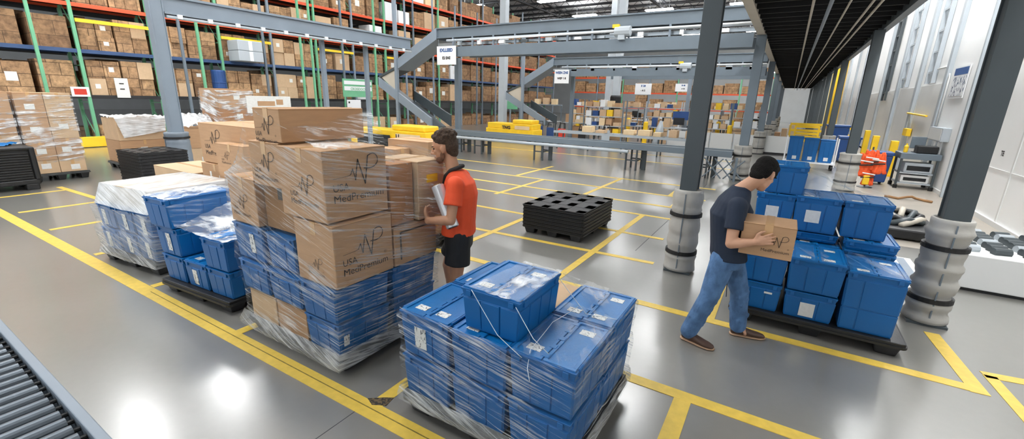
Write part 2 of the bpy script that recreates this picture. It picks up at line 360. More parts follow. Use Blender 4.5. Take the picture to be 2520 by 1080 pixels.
def tote(label, cx, cy, z, w, l, h, rz=0.0, cards=(), group='blue lidded totes', lid=True, tall=False, lidlabels=1):
    """blue attached-lid tote: tapering ribbed body, deep rim band, two hinged lid halves meeting in the middle. w along local x, l along local y"""
    t = thing('tote', label, 'tote', (cx, cy, z), rz, group)
    bw, bl = w*0.44, l*0.455; tw, tl = w*0.475, l*0.48; zr = h-0.062
    mb = MB()
    ring = lambda a, b, zz: [(-a, -b, zz), (a, -b, zz), (a, b, zz), (-a, b, zz)]
    mb.hexa(ring(bw, bl, 0.0), ring(tw, tl, zr))
    def face_rib(side, u0, u1, z0, z1, th):
        q = []
        for zz in (z0, z1):
            k = zz/zr; aw = bw+(tw-bw)*k; al = bl+(tl-bl)*k
            if side in ('-y', '+y'):
                s = -1 if side == '-y' else 1
                q.append([(u0*aw, s*(al-0.004), zz), (u1*aw, s*(al-0.004), zz), (u1*aw, s*(al+th), zz), (u0*aw, s*(al+th), zz)])
            else:
                s = -1 if side == '-x' else 1
                q.append([(s*(aw-0.004), u0*al, zz), (s*(aw+th), u0*al, zz), (s*(aw+th), u1*al, zz), (s*(aw-0.004), u1*al, zz)])
        mb.hexa(q[0], q[1])
    if tall:
        for sd in ('-y', '+x', '-x'):
            face_rib(sd, -0.97, -0.42, 0.012, zr*0.42, 0.006); face_rib(sd, -0.38, 0.97, 0.012, zr*0.42, 0.006)
            face_rib(sd, -0.97, -0.42, zr*0.445, zr-0.01, 0.006); face_rib(sd, -0.38, 0.97, zr*0.445, zr-0.01, 0.006)
    else:
        for sd in ('-y', '+y'):
            face_rib(sd, -0.98, -0.36, 0.012, zr-0.004, 0.005); face_rib(sd, -0.32, 0.34, 0.012, zr-0.004, 0.007); face_rib(sd, 0.38, 0.98, 0.012, zr-0.004, 0.005)
        for sd in ('-x', '+x'):
            for a, b in ((-0.98, -0.56), (-0.52, -0.02), (0.02, 0.52), (0.56, 0.98)): face_rib(sd, a, b, 0.012, zr-0.004, 0.005)
    mb.build('body', M['blue'], t, bevel=0.004)
    # rim band with corner sockets
    mb = MB(); ow, ol = w*0.5, l*0.5
    mb.hexa(ring(ow-0.014, ol-0.014, zr-0.006), ring(ow-0.006, ol-0.006, h-0.012))
    mb.hexa(ring(ow-0.003, ol-0.003, h-0.022), ring(ow, ol, h-0.006))
    for sx in (-1, 1):
        for sy in (-1, 1):
            mb.box(sx*(ow-0.06)-0.018, sx*(ow-0.06)+0.018, sy*(ol-0.006)-0.01, sy*(ol-0.006)+0.008, h-0.05, h-0.014)
            mb.box(sx*(ow-0.006)-0.01, sx*(ow-0.006)+0.008, sy*(ol-0.07)-0.02, sy*(ol-0.07)+0.02, h-0.05, h-0.014)
    mb.build('rim', M['blue'], t, bevel=0.003)
    if lid:
        for s in (-1, 1):
            mb = MB(); x0, x1 = (-ow+0.012, -0.003) if s < 0 else (0.003, ow-0.012)
            mb.box(x0, x1, -ol+0.012, ol-0.012, h-0.012, h-0.004)
            e = 0.022                                                # raised frame round a recessed panel
            mb.box(x0, x1, -ol+0.012, -ol+0.012+e, h-0.006, h+0.004); mb.box(x0, x1, ol-0.012-e, ol-0.012, h-0.006, h+0.004)
            mb.box(x0, x0+e, -ol+0.012+e, ol-0.012-e, h-0.006, h+0.004); mb.box(x1-e, x1, -ol+0.012+e, ol-0.012-e, h-0.006, h+0.004)
            for j in range(5):                                       # interlocking fingers along the middle
                yy = -ol+0.06+j*(2*ol-0.12)/4; xx = (x1 if s < 0 else x0)
                if (j+(s > 0)) % 2: mb.box(xx-0.02, xx+0.02, yy-0.02, yy+0.02, h+0.002, h+0.007)
            lf = mb.build('lid', M['blue_lid'], t, bevel=0.002)
            hb = MB(); xx = -ow+0.004 if s < 0 else ow-0.004
            hb.cyl((xx, -ol+0.04, h-0.004), (xx, ol-0.04, h-0.004), 0.009, n=8)
            hb.build('hinge', M['blue'], lf)
        for k in range(lidlabels):
            u, v = ((-0.22, -0.3), (0.24, 0.28), (0.2, -0.3))[k]
            MB().box(w*u-0.045, w*u+0.045, l*v-0.03, l*v+0.03, h-0.0045, h-0.002).build('lid_label', M['card_label'], t)
    for (side, u, zc, cw, ch) in cards:
        k = zc/zr; mb = MB()
        if side == '-y':
            y0 = -(bl+(tl-bl)*(zc-ch/2)/zr)-0.0085; y1 = -(bl+(tl-bl)*(zc+ch/2)/zr)-0.0085
            mb.hexa([(u-cw/2, y0-0.002, zc-ch/2), (u+cw/2, y0-0.002, zc-ch/2), (u+cw/2, y0+0.001, zc-ch/2), (u-cw/2, y0+0.001, zc-ch/2)],
                    [(u-cw/2, y1-0.002, zc+ch/2), (u+cw/2, y1-0.002, zc+ch/2), (u+cw/2, y1+0.001, zc+ch/2), (u-cw/2, y1+0.001, zc+ch/2)])
        else:
            x0 = (bw+(tw-bw)*(zc-ch/2)/zr)+0.0085; x1 = (bw+(tw-bw)*(zc+ch/2)/zr)+0.0085
            mb.hexa([(x0-0.001, u-cw/2, zc-ch/2), (x0+0.002, u-cw/2, zc-ch/2), (x0+0.002, u+cw/2, zc-ch/2), (x0-0.001, u+cw/2, zc-ch/2)],
                    [(x1-0.001, u-cw/2, zc+ch/2), (x1+0.002, u-cw/2, zc+ch/2), (x1+0.002, u+cw/2, zc+ch/2), (x1-0.001, u+cw/2, zc+ch/2)])
        mb.build('label_card', M['card_label'] if cw < 0.1 else M['label_plain'], t)
    return t

def pallet(label, cx, cy, w, l, rz=0.0, z=0.0, deck_h=0.13, feet=True, m=None, group='black plastic pallets', rim=0.05, bars=False, holes=False):
    """nestable plastic pallet: rounded deck on nine feet, w along x and l along y"""
    t = thing('plastic_pallet', label, 'pallet', (cx, cy, z), rz, group); m = m or M['black']
    mb = MB(); h = deck_h
    if holes:
        xs = [-w/2, -w*0.36, -w*0.2, -w*0.07, w*0.07, w*0.2, w*0.36, w/2]; ys = [-l/2, -l*0.38, -l*0.24, -l*0.07, l*0.07, l*0.24, l*0.38, l/2]
        for i in range(7):
            for j in range(7):
                if (i in (1, 3, 5) and j in (1, 3, 5)): continue
                mb.box(xs[i], xs[i+1], ys[j], ys[j+1], h-0.022, h-(0.0 if (i+j) % 2 else 0.004))
        mb.box(-w/2+0.02, w/2-0.02, -l/2+0.02, l/2-0.02, h-rim, h-0.03)
        for i in range(3):
            for j in range(3):
                mb.box(-w*0.28+i*w*0.28-0.05, -w*0.28+i*w*0.28+0.05, -l*0.31+j*l*0.31-0.03, -l*0.31+j*l*0.31+0.03, h-0.03, h-0.016)
    else:
        mb.box(-w/2+0.012, w/2-0.012, -l/2+0.012, l/2-0.012, h-rim+0.006, h)
    mb.build('deck', m, t, bevel=0.006)
    r = MB(); n = 6
    def rr(off, z0, z1, cr=0.05):
        pts = []
        for sx, sy, a0 in ((1, 1, 0), (-1, 1, 90), (-1, -1, 180), (1, -1, 270)):
            for k in range(n+1):
                a = math.radians(a0+90*k/n); pts.append((sx*(w/2-cr)+(cr+off)*math.cos(a), sy*(l/2-cr)+(cr+off)*math.sin(a)))
        return [(x, y, z0) for x, y in pts], [(x, y, z1) for x, y in pts]
    a, b = rr(0.006, h-rim, h-rim+0.022); c, d = rr(-0.006, h-rim+0.022, h-0.004)
    r.loft([a, b, c, d]); r.build('rim', m, t, smooth=False)
    if feet:
        for i in (-1, 0, 1):
            for j in (-1, 0, 1):
                fx, fy = i*(w/2-0.13), j*(l/2-0.11); f = MB()
                f.hexa([(fx-0.075, fy-0.06, 0), (fx+0.075, fy-0.06, 0), (fx+0.075, fy+0.06, 0), (fx-0.075, fy+0.06, 0)],
                       [(fx-0.1, fy-0.085, h-rim+0.004), (fx+0.1, fy-0.085, h-rim+0.004), (fx+0.1, fy+0.085, h-rim+0.004), (fx-0.1, fy+0.085, h-rim+0.004)])
                f.build('foot', M['black'], t, bevel=0.012)
    return t

# the printed mark: heartbeat line running into an N and a P, over USA / MedPremium
_LOGO = {}
def text_mesh(body, size, align='LEFT', weight=0.0):
    c = bpy.data.curves.new('text', 'FONT'); c.body = body; c.size = size; c.align_x = align; c.offset = weight; c.resolution_u = 3
    o = bpy.data.objects.new('text', c); COL.objects.link(o)
    dg = bpy.context.evaluated_depsgraph_get(); me = bpy.data.meshes.new_from_object(o.evaluated_get(dg))
    vs = [tuple(v.co) for v in me.vertices]; fs = [tuple(p.vertices) for p in me.polygons]
    bpy.data.objects.remove(o); bpy.data.curves.remove(c); bpy.data.meshes.remove(me)
    return vs, fs
def ribbon(mb, pts, w):
    P = [Vector((p[0], p[1])) for p in pts]; L = []; R = []
    for i, p in enumerate(P):
        a = (p-P[i-1]).normalized() if i else None; b = (P[i+1]-p).normalized() if i < len(P)-1 else None
        d = (a+b).normalized() if (a and b and (a+b).length > 0.3) else (b if b else a)
        if a and b and (a+b).length <= 0.3: d = Vector((a.y, -a.x)) if False else a
        n = Vector((-d.y, d.x)); ww = w[i] if isinstance(w, (list, tuple)) else w
        L.append(p+n*ww/2); R.append(p-n*ww/2)
    for i in range(len(P)-1):
        mb.add([(L[i].x, L[i].y, 0), (R[i].x, R[i].y, 0), (R[i+1].x, R[i+1].y, 0), (L[i+1].x, L[i+1].y, 0)], [(0, 1, 2, 3)])
def seg(mb, p, q, w):
    p = Vector(p); q = Vector(q); d = (q-p).normalized(); n = Vector((-d.y, d.x))*w/2; e = d*w*0.35
    a, b, c, d2 = p-e+n, p-e-n, q+e-n, q+e+n
    mb.add([(a.x, a.y, 0), (b.x, b.y, 0), (c.x, c.y, 0), (d2.x, d2.y, 0)], [(0, 1, 2, 3)])
def logo_geo(words=True, usa=True):
    """unit width 1, centred; returned as verts (x, y) and faces"""
    mb = MB()
    pts = [(0.02, 0.30), (0.28, 0.315), (0.34, 0.33), (0.385, 0.42), (0.43, 0.24), (0.49, 0.56), (0.615, 0.16), (0.69, 0.60)]
    wd = [0.006, 0.008, 0.014, 0.016, 0.018, 0.02, 0.022]
    for i in range(len(pts)-1): seg(mb, pts[i], pts[i+1], wd[i])
    loop = [(0.69, 0.60), (0.75, 0.625), (0.81, 0.63), (0.86, 0.60), (0.89, 0.545), (0.88, 0.48), (0.83, 0.43), (0.76, 0.405), (0.69, 0.40), (0.60, 0.41)]
    sm = []
    for i in range(len(loop)-1):
        p0 = Vector(loop[max(i-1, 0)]); p1 = Vector(loop[i]); p2 = Vector(loop[i+1]); p3 = Vector(loop[min(i+2, len(loop)-1)])
        for k in range(4):
            t = k/4; sm.append(0.5*((2*p1)+(-p0+p2)*t+(2*p0-5*p1+4*p2-p3)*t*t+(-p0+3*p1-3*p2+p3)*t**3))
    sm.append(Vector(loop[-1])); ribbon(mb, sm, 0.016)
    if words:
        for body, size, x, y in (('USA', 0.165, 0.0, 0.10), ('MedPremium', 0.172, 0.0, -0.075), ('®', 0.085, 0.9, 0.10)):
            if body == 'USA' and not usa: continue
            vs, fs = text_mesh(body, size, weight=-0.0006)
            if body == 'MedPremium':
                mx = max(v[0] for v in vs); vs = [(v[0]*0.98/mx, v[1], 0) for v in vs]
            mb.add([(v[0]+x, v[1]+y, 0) for v in vs], fs)
    return [(v[0]-0.49, v[1]-0.27) for v in mb.v], mb.f
def logo(parent, face, cx, cz, width, off, key='full'):
    """face '-y': plane y=off seen from -y; '+x': plane x=off seen from +x. cx along the face, cz height"""
    if key not in _LOGO: _LOGO[key] = logo_geo(True, key == 'full')
    vs, fs = _LOGO[key]; mb = MB()
    if face == '-y': mb.add([(cx+x*width, off-0.0025, cz+y*width) for x, y in vs], fs)
    else: mb.add([(off+0.0025, cx+x*width, cz+y*width) for x, y in vs], fs)
    return mb.build('printed_logo', M['ink'], parent)

def carton(label, x0, x1, y0, y1, z0, z1, m='card', logos=(), tape='x', parts=True, group=None, rz=0.0, name='carton', cards=(), cat='carton', dark=False):
    """corrugated box; tape runs over the top seam along x or y. logos: (face, centre along face, centre height, width), in local metres"""
    cx, cy = (x0+x1)/2, (y0+y1)/2; w, l, h = x1-x0, y1-y0, z1-z0
    t = thing(name, label, cat, (cx, cy, z0), rz, group)
    mb = MB(); mb.box(-w/2, w/2, -l/2, l/2, 0, h)
    mb.build('body', M[m], t, bevel=0.006 if parts else 0)
    if parts:
        g = MB(); e = 0.0022
        if tape == 'x':
            g.box(-w/2-e, w/2+e, -0.03, 0.03, h-0.001, h+e); g.box(w/2, w/2+e, -0.03, 0.03, h-0.12, h); g.box(-w/2-e, -w/2, -0.03, 0.03, h-0.12, h)
        elif tape == 'y':
            g.box(-0.03, 0.03, -l/2-e, l/2+e, h-0.001, h+e); g.box(-0.03, 0.03, -l/2-e, -l/2, h-0.1, h); g.box(-0.03, 0.03, l/2, l/2+e, h-0.1, h)
        if g.v: g.build('tape', M['tape_dark' if dark else 'tape'], t)
        fl = MB(); fl.box(-w/2-0.001, w/2+0.001, -l/2-0.001, l/2+0.001, h-0.012, h-0.009)
        fl.build('flap_edge', M['card_dark'], t)
    for lg in logos:
        face, u, zc, wd = lg[:4]
        logo(t, face, u, zc, wd, -l/2-0.001 if face == '-y' else w/2+0.001, lg[4] if len(lg) > 4 else 'full')
    for face, u, zc, cw, ch in cards:
        c = MB()
        if face == '-y': c.box(u-cw/2, u+cw/2, -l/2-0.0035, -l/2, zc-ch/2, zc+ch/2)
        else: c.box(w/2, w/2+0.0035, u-cw/2, u+cw/2, zc-ch/2, zc+ch/2)
        c.build('label_card', M['paper'], t)
    return t

def poly_ring(pts, step=0.06, rnd=0.0):
    out = []
    n = len(pts)
    for i in range(n):
        a = Vector(pts[i]); b = Vector(pts[(i+1) % n]); k = max(2, int((b-a).length/step))
        for j in range(k): out.append(a+(b-a)*(j/k))
    return out
def film_wrap(label, levels, m='film', seed=1, amp=0.006, n_per=None, cords=(), group='stretch film on loads', top=None):
    """levels: list of (z, [(x,y) corners, same count]); film skin running between them, slightly uneven"""
    rnd = random.Random(seed); rings = []
    k = len(levels[0][1]); cnt = []
    for i in range(k):
        a = Vector(levels[0][1][i]); b = Vector(levels[0][1][(i+1) % k]); cnt.append(max(3, int((b-a).length/0.07)))
    dense = []
    for (z0, p0), (z1, p1) in zip(levels[:-1], levels[1:]):
        s = max(1, int(abs(z1-z0)/0.05))
        for j in range(s): f = j/s; dense.append((z0+(z1-z0)*f, [(a[0]+(b[0]-a[0])*f, a[1]+(b[1]-a[1])*f) for a, b in zip(p0, p1)]))
    dense.append(levels[-1])
    mb = MB(); N = sum(cnt)
    ph = [rnd.uniform(0, 6.28) for _ in range(8)]
    for z, ps in dense:
        ring = []
        for i in range(k):
            a = Vector(ps[i]); b = Vector(ps[(i+1) % k])
            for j in range(cnt[i]):
                f = j/cnt[i]; p = a+(b-a)*f; d = (b-a); nrm = Vector((d.y, -d.x)).normalized() if d.length > 1e-6 else Vector((0, 0))
                e = amp*(math.sin(7*f*3.14+z*31+ph[i % 8])+0.6*math.sin(z*70+f*5+ph[(i+3) % 8]))*math.sin(math.pi*f)
                q = p+nrm*(abs(e)); ring.append((q.x, q.y, z+0.004*math.sin(9*f+ph[i % 8])))
        mb.v += ring
    R_ = len(dense)
    for r in range(R_-1):
        for i in range(N): mb.f.append((r*N+i, r*N+(i+1) % N, (r+1)*N+(i+1) % N, (r+1)*N+i))
    o = mb.build('stretch_film', M[m], None, smooth=True)
    tag(o, label, 'stretch film', group)
    for c in cords: film_cord(o, c)
    return o
def film_cord(parent, pts, r=0.0022):
    P = [Vector(p) for p in pts]; out = []
    for a, b in zip(P[:-1], P[1:]):
        for k in range(6):
            f = k/6; s = math.sin(math.pi*f)*0.02*(a-b).length; out.append(a+(b-a)*f-Vector((0, 0, s*0.4)))
    out.append(P[-1])
    return MB().path(out, r, 5).build('film_strand', M['film_cord'], parent, smooth=True)
def film_sheet(label, corners, m='film_top', sag=0.02, seed=1, nu=16, nv=12, ruff=0.006, drape=None, group='stretch film on loads', parent=None, name='stretch_film', solid=0):
    """four-cornered sheet of film with sag and creases"""
    rnd = random.Random(seed); a, b, c, d = [Vector(p) for p in corners]; ph = [rnd.uniform(0, 6.3) for _ in range(6)]
    def P(u, v):
        p = a*(1-u)*(1-v)+b*u*(1-v)+c*u*v+d*(1-u)*v
        s = math.sin(math.pi*u)*math.sin(math.pi*v)
        n = (b-a).cross(d-a).normalized()
        return p-Vector((0, 0, sag*s))+n*(ruff*(math.sin(23*u+ph[0]+4*v)+math.sin(31*v+ph[1]+7*u)+0.7*math.sin(55*(u-v)+ph[2])))
    o = MB().grid(P, nu, nv).build(name, M[m], parent, smooth=True)
    if parent is None: tag(o, label, 'stretch film', group)
    return o

# ================================================================ FRONT LOAD: blue totes on a black pallet, nearest the camera
G4 = 'totes on the front pallet'
pallet('black plastic pallet under the front load of blue totes', -1.345, 2.36, 1.27, 1.08, 0, group='pallets carrying loads', deck_h=0.16)
Z0 = 0.162
fx = (-1.765, -1.345, -0.925)
for i, nm in enumerate(('left corner', 'middle', 'right corner')):
    tote('blue tote at the %s of the bottom front row, front pallet' % nm, fx[i], 2.10, Z0, 0.405, 0.52, 0.295, group=G4, lid=False)
tote('blue tote at the back right of the bottom layer, front pallet', fx[2], 2.63, Z0, 0.405, 0.52, 0.295, group=G4, lid=False)
tote('blue tote at the back left of the bottom layer, front pallet', fx[0], 2.63, Z0, 0.405, 0.52, 0.295, group=G4, lid=False)
Z1 = Z0+0.305
tote('blue tote with a large white label on its front, front pallet', -1.765, 2.10, Z1, 0.415, 0.53, 0.315, group=G4, cards=(('-y', -0.03, 0.15, 0.095, 0.15),), lidlabels=3)
tote('blue tote in the middle of the second layer, below the single top tote', -1.34, 2.10, Z1, 0.415, 0.53, 0.30, group=G4)
tote('blue tote at the near right corner of the second layer, front pallet', -0.915, 2.10, Z1, 0.415, 0.53, 0.315, group=G4, lidlabels=2)
tote('blue tote at the far left of the second layer, front pallet', -1.765, 2.645, Z1, 0.415, 0.53, 0.315, group=G4)
tote('blue tote at the far right of the second layer, front pallet', -0.915, 2.645, Z1, 0.415, 0.53, 0.315, group=G4, lidlabels=3)
carton('brown carton tucked between the far totes of the front pallet', -1.53, -1.14, 2.44, 2.9, Z0, Z1+0.29, 'card_light', tape='y')
tote('single blue tote standing on top of the front pallet load', -1.30, 2.165, Z1+0.308, 0.415, 0.54, 0.27, 0.01, group='tote on top of the front pallet', lidlabels=2)
zt = Z1+0.315
film_wrap('clear stretch film wound round the front pallet of blue totes', [
    (0.11, [(-1.992, 1.808), (-0.698, 1.808), (-0.698, 2.915), (-1.992, 2.915)]),
    (0.17, [(-1.992, 1.808), (-0.698, 1.808), (-0.698, 2.915), (-1.992, 2.915)]),
    (0.25, [(-1.975, 1.835), (-0.715, 1.835), (-0.715, 2.9), (-1.975, 2.9)]),
    (Z0+0.28, [(-1.98, 1.825), (-0.70, 1.825), (-0.70, 2.91), (-1.98, 2.91)]),
    (Z1+0.06, [(-1.972, 1.838), (-0.716, 1.838), (-0.716, 2.9), (-1.972, 2.9)]),
    (zt-0.04, [(-1.985, 1.822), (-0.697, 1.822), (-0.697, 2.92), (-1.985, 2.92)]),
    (zt+0.008, [(-1.97, 1.84), (-0.715, 1.84), (-0.715, 2.9), (-1.97, 2.9)])], 'film', 3, 0.008,
    cords=([(-1.42, 1.89, zt+0.26), (-1.2, 1.84, zt+0.06), (-1.03, 1.83, zt-0.02)], [(-1.12, 1.9, zt+0.23), (-0.98, 1.86, zt+0.1), (-0.9, 1.9, zt+0.012)],
           [(-0.99, 2.5, zt+0.02), (-1.03, 2.2, zt+0.03), (-1.0, 1.87, zt+0.02), (-0.985, 1.815, zt-0.06), (-0.965, 1.81, zt-0.13)],
           [(-1.12, 2.4, zt+0.26), (-0.9, 2.42, zt+0.03), (-0.72, 2.5, zt+0.01)]))
film_wrap('dense band of film round the pallet edge of the front load', [(0.105, [(-1.995, 1.805), (-0.695, 1.805), (-0.695, 2.92), (-1.995, 2.92)]), (0.15, [(-1.997, 1.803), (-0.693, 1.803), (-0.693, 2.925), (-1.997, 2.925)]), (0.21, [(-1.985, 1.825), (-0.705, 1.825), (-0.705, 2.92), (-1.985, 2.92)])], 'film_mid', 17, 0.005)
film_sheet('crinkled film pulled over the single top tote of the front pallet', [(-1.44, 1.893, zt+0.27), (-1.085, 1.893, zt+0.27), (-1.09, 2.44, zt+0.275), (-1.39, 2.44, zt+0.275)], 'film_top', 0.0, 4, ruff=0.003)
film_sheet('clear film over the far right lids of the front pallet', [(-1.1, 1.83, zt+0.012), (-0.70, 1.83, zt+0.012), (-0.70, 2.5, zt+0.012), (-1.09, 2.55, zt+0.014)], 'film_thin', 0.0, 6, ruff=0.004)
film_sheet('film bridging from the top tote across to the far totes, front pallet', [(-1.07, 2.44, zt+0.27), (-0.70, 2.3, zt+0.015), (-0.70, 2.9, zt+0.012), (-1.3, 2.9, zt+0.05)], 'film_thin', 0.03, 8, ruff=0.004)

# ================================================================ TALL LOAD: cartons and totes, second pallet from the camera
pallet('black plastic pallet under the tall load of printed cartons', -3.30, 2.42, 1.36, 1.16, 0, group='pallets carrying loads', deck_h=0.14)
G3 = 'totes on the tall carton load'; z = 0.142
carton('brown carton at the left end of the lowest layer, tall load', -3.92, -3.52, 1.87, 2.4, z, z+0.27, 'card_light', tape='')
carton('brown carton with dark tape in the lowest layer, tall load', -3.50, -3.09, 1.87, 2.4, z, z+0.27, 'card', tape='', cards=())
tote('blue tote at the near corner of the lowest layer, tall load', -2.865, 2.11, z, 0.43, 0.52, 0.285, group=G3, lid=False, cards=(('+x', -0.19, 0.13, 0.05, 0.09),))
tote('blue tote at the right rear of the lowest layer, tall load', -2.865, 2.68, z, 0.43, 0.52, 0.285, group=G3, lid=False)
z2 = z+0.29
tote('blue tote at the left end of the second layer, tall load', -3.75, 2.10, z2, 0.44, 0.54, 0.275, group=G3, lid=False)
tote('blue tote in the middle of the second layer, tall load', -3.30, 2.10, z2, 0.44, 0.54, 0.275, group=G3, lid=False)
tote('blue tote at the near corner of the second layer, tall load', -2.86, 2.10, z2, 0.44, 0.54, 0.29, group=G3, lid=False)
tote('blue tote at the right rear of the second layer, tall load', -2.86, 2.68, z2, 0.44, 0.54, 0.29, group=G3, lid=False)
z3 = z2+0.285
tote('blue tote with an oval white label, left end of third layer', -3.79, 2.11, z3, 0.46, 0.53, 0.32, group=G3, lid=False, cards=(('-y', 0.06, 0.16, 0.07, 0.17),))
tote('blue tote beside the lower printed carton, third layer of tall load', -3.35, 2.13, z3, 0.40, 0.53, 0.30, group=G3, lid=False)
carton('large printed carton at the near corner, third layer of tall load', -3.09, -2.63, 1.855, 2.41, z3+0.01, z3+0.50, 'card', tape='y', logos=(('-y', 0.0, 0.14, 0.20), ('+x', 0.0, 0.24, 0.44)))
carton('plain carton with a dark framed side, right of lower printed carton', -3.09, -2.63, 2.43, 2.95, z3+0.01, z3+0.345, 'card', tape='y')
MB().tube([(-2.626, 2.50, z3+0.06), (-2.626, 2.50, z3+0.30), (-2.626, 2.9, z3+0.30)], 0.007, 6).build('dark_edge', M['tape_dark'], bpy.data.objects[LABELS['plain carton with a dark framed side, right of lower printed carton'][0]]).location = (2.86, -2.69, -(z3+0.01))
z4 = z3+0.325
carton('small printed carton overhanging the blue totes, left of tall load', -4.02, -3.60, 1.86, 2.35, z4, z4+0.40, 'card', tape='y', logos=(('-y', -0.03, 0.16, 0.27),))
carton('plain carton half hidden behind film in the middle of the tall load', -3.58, -3.11, 1.92, 2.4, z4, z4+0.36, 'card_dark', tape='y', dark=True)
zb = z3+0.515
carton('biggest printed carton at the upper near corner of the tall load', -3.20, -2.67, 1.85, 2.42, zb, zb+0.52, 'card', tape='y', logos=(('-y', 0.02, 0.22, 0.33), ('+x', 0.01, 0.30, 0.47)))
carton('printed carton left of the biggest carton, under the topmost carton', -3.62, -3.21, 1.87, 2.5, z4+0.37, z4+0.72, 'card', tape='y', logos=(('-y', 0.0, 0.16, 0.32),))
carton('topmost long printed carton of the tall load', -3.52, -3.17, 1.88, 2.64, z4+0.725, z4+0.975, 'card', tape='y', logos=(('-y', -0.02, 0.09, 0.29),))
carton('brown carton behind the biggest printed carton, under film', -3.12, -2.66, 2.44, 2.7, z3+0.36, zb+0.36, 'card_red', tape='y')
t = carton('grey looking carton with a yellow sticker behind the tall load', -3.10, -2.62, 2.72, 3.06, z3+0.36, zb+0.36, 'card_light', tape='y')
MB().box(0.24, 0.2435, -0.06, 0.08, 0.32, 0.39).build('yellow_sticker', M['yellow'], t)
film_wrap('clear stretch film wound round the base of the tall carton load', [
    (0.08, [(-3.98, 1.80), (-2.61, 1.80), (-2.61, 3.0), (-3.98, 3.0)]),
    (0.15, [(-3.98, 1.81), (-2.61, 1.81), (-2.61, 3.0), (-3.98, 3.0)]),
    (0.24, [(-3.95, 1.84), (-2.63, 1.83), (-2.63, 2.97), (-3.95, 2.97)]),
    (z2-0.01, [(-3.95, 1.84), (-2.63, 1.83), (-2.63, 2.97), (-3.95, 2.97)]),
    (z2+0.05, [(-3.96, 1.835), (-2.64, 1.835), (-2.64, 2.97), (-3.96, 2.97)]),
    (z3-0.01, [(-3.98, 1.815), (-2.625, 1.815), (-2.625, 2.98), (-3.98, 2.98)])], 'film', 11, 0.008)
film_wrap('clear stretch film wound round the middle of the tall carton load', [
    (z3-0.02, [(-4.02, 1.825), (-2.615, 1.825), (-2.615, 2.98), (-4.02, 2.98)]),
    (z3+0.15, [(-4.02, 1.845), (-2.615, 1.84), (-2.615, 2.98), (-4.02, 2.98)]),
    (z4, [(-4.05, 1.84), (-2.61, 1.835), (-2.61, 3.07), (-4.05, 3.07)]),
    (z4+0.25, [(-4.04, 1.845), (-2.64, 1.835), (-2.605, 3.08), (-4.04, 3.08)]),
    (z4+0.42, [(-4.03, 1.85), (-2.65, 1.835), (-2.605, 3.08), (-4.03, 3.0)]),
    (z4+0.55, [(-3.72, 1.85), (-2.655, 1.835), (-2.61, 3.08), (-3.72, 2.9)]),
    (zb+0.52, [(-3.64, 1.85), (-2.658, 1.835), (-2.66, 2.75), (-3.64, 2.75)])], 'film_strong', 12, 0.008)
film_sheet('film stretched from the topmost carton down to the biggest carton', [(-3.53, 1.872, z4+0.96), (-2.665, 1.842, zb+0.53), (-2.665, 2.44, zb+0.53), (-3.165, 2.72, z4+0.96)], 'film', 0.05, 14, ruff=0.006)
film_sheet('film drawn tight from the topmost carton to the small left carton', [(-3.62, 1.856, z4+0.9), (-3.60, 1.853, z4+0.5), (-4.03, 1.853, z4+0.40), (-3.8, 1.86, z4+0.55)], 'film_thin', 0.0, 15, ruff=0.004)

film_wrap('dense band of film round the pallet edge of the tall load', [(0.075, [(-3.995, 1.785), (-2.60, 1.785), (-2.60, 3.01), (-3.995, 3.01)]), (0.12, [(-4.0, 1.78), (-2.595, 1.78), (-2.595, 3.01), (-4.0, 3.01)]), (0.21, [(-3.97, 1.82), (-2.62, 1.815), (-2.62, 2.99), (-3.97, 2.99)])], 'film_mid', 16, 0.006)
# ================================================================ THIRD LOAD: blue totes, third pallet along the line
A2 = math.radians(5.0); O2 = Vector((-5.50, 1.80))
def L2(u, v): r = Rz(u, v, A2); return (O2.x+r[0], O2.y+r[1])
cx, cy = L2(0.555, 0.5)
pallet('black plastic pallet under the open stack of totes, third along', cx, cy, 1.22, 1.1, A2, group='pallets carrying loads', deck_h=0.14)
G2 = 'totes on the third pallet'
def t2(label, u, v, zz, w, l, h, **k):
    p = L2(u, v); return tote(label, p[0], p[1], zz, w, l, h, A2, group=G2, **k)
a = 0.142
t2('blue tote at the left end of the bottom layer, third pallet', 0.16, 0.27, a, 0.385, 0.54, 0.29, lid=False)
t2('blue tote with a white label, open middle of the third pallet', 0.565, 0.27, a, 0.385, 0.54, 0.285, cards=(('-y', -0.02, 0.12, 0.075, 0.16),))
t2('blue tote at the near right corner of the bottom layer, third pallet', 0.96, 0.27, a, 0.385, 0.54, 0.285, lid=False)
b = a+0.295
t2('blue tote with a long white label in the middle of the left stack', 0.155, 0.27, b, 0.40, 0.56, 0.31, lid=False, cards=(('-y', 0.02, 0.15, 0.075, 0.19),))
t2('blue tote on top of the right stack, third pallet', 0.96, 0.27, a+0.29, 0.395, 0.56, 0.31)
c = b+0.315
t2('blue tote on top of the left stack, third pallet', 0.14, 0.29, c, 0.43, 0.70, 0.31)
for k, (u, vv) in enumerate(((0.565, 0.83), (0.96, 0.83))):
    t2('blue tote at the back of the third pallet, ' + ('middle' if k == 0 else 'right'), u, vv, a, 0.385, 0.54, 0.285, lid=False)
    t2('upper blue tote at the back of the third pallet, ' + ('middle' if k == 0 else 'right'), u, vv, a+0.29, 0.395, 0.55, 0.31, lid=True)
def P2_(u, v, zz): p = L2(u, v); return (p[0], p[1], zz)
film_sheet('white creased film lying over the top tote of the third pallet', [P2_(-0.06, -0.05, c+0.318), P2_(0.36, -0.05, c+0.318), P2_(0.37, 0.64, c+0.325), P2_(-0.06, 0.64, c+0.325)], 'film_top', -0.02, 21, ruff=0.005)
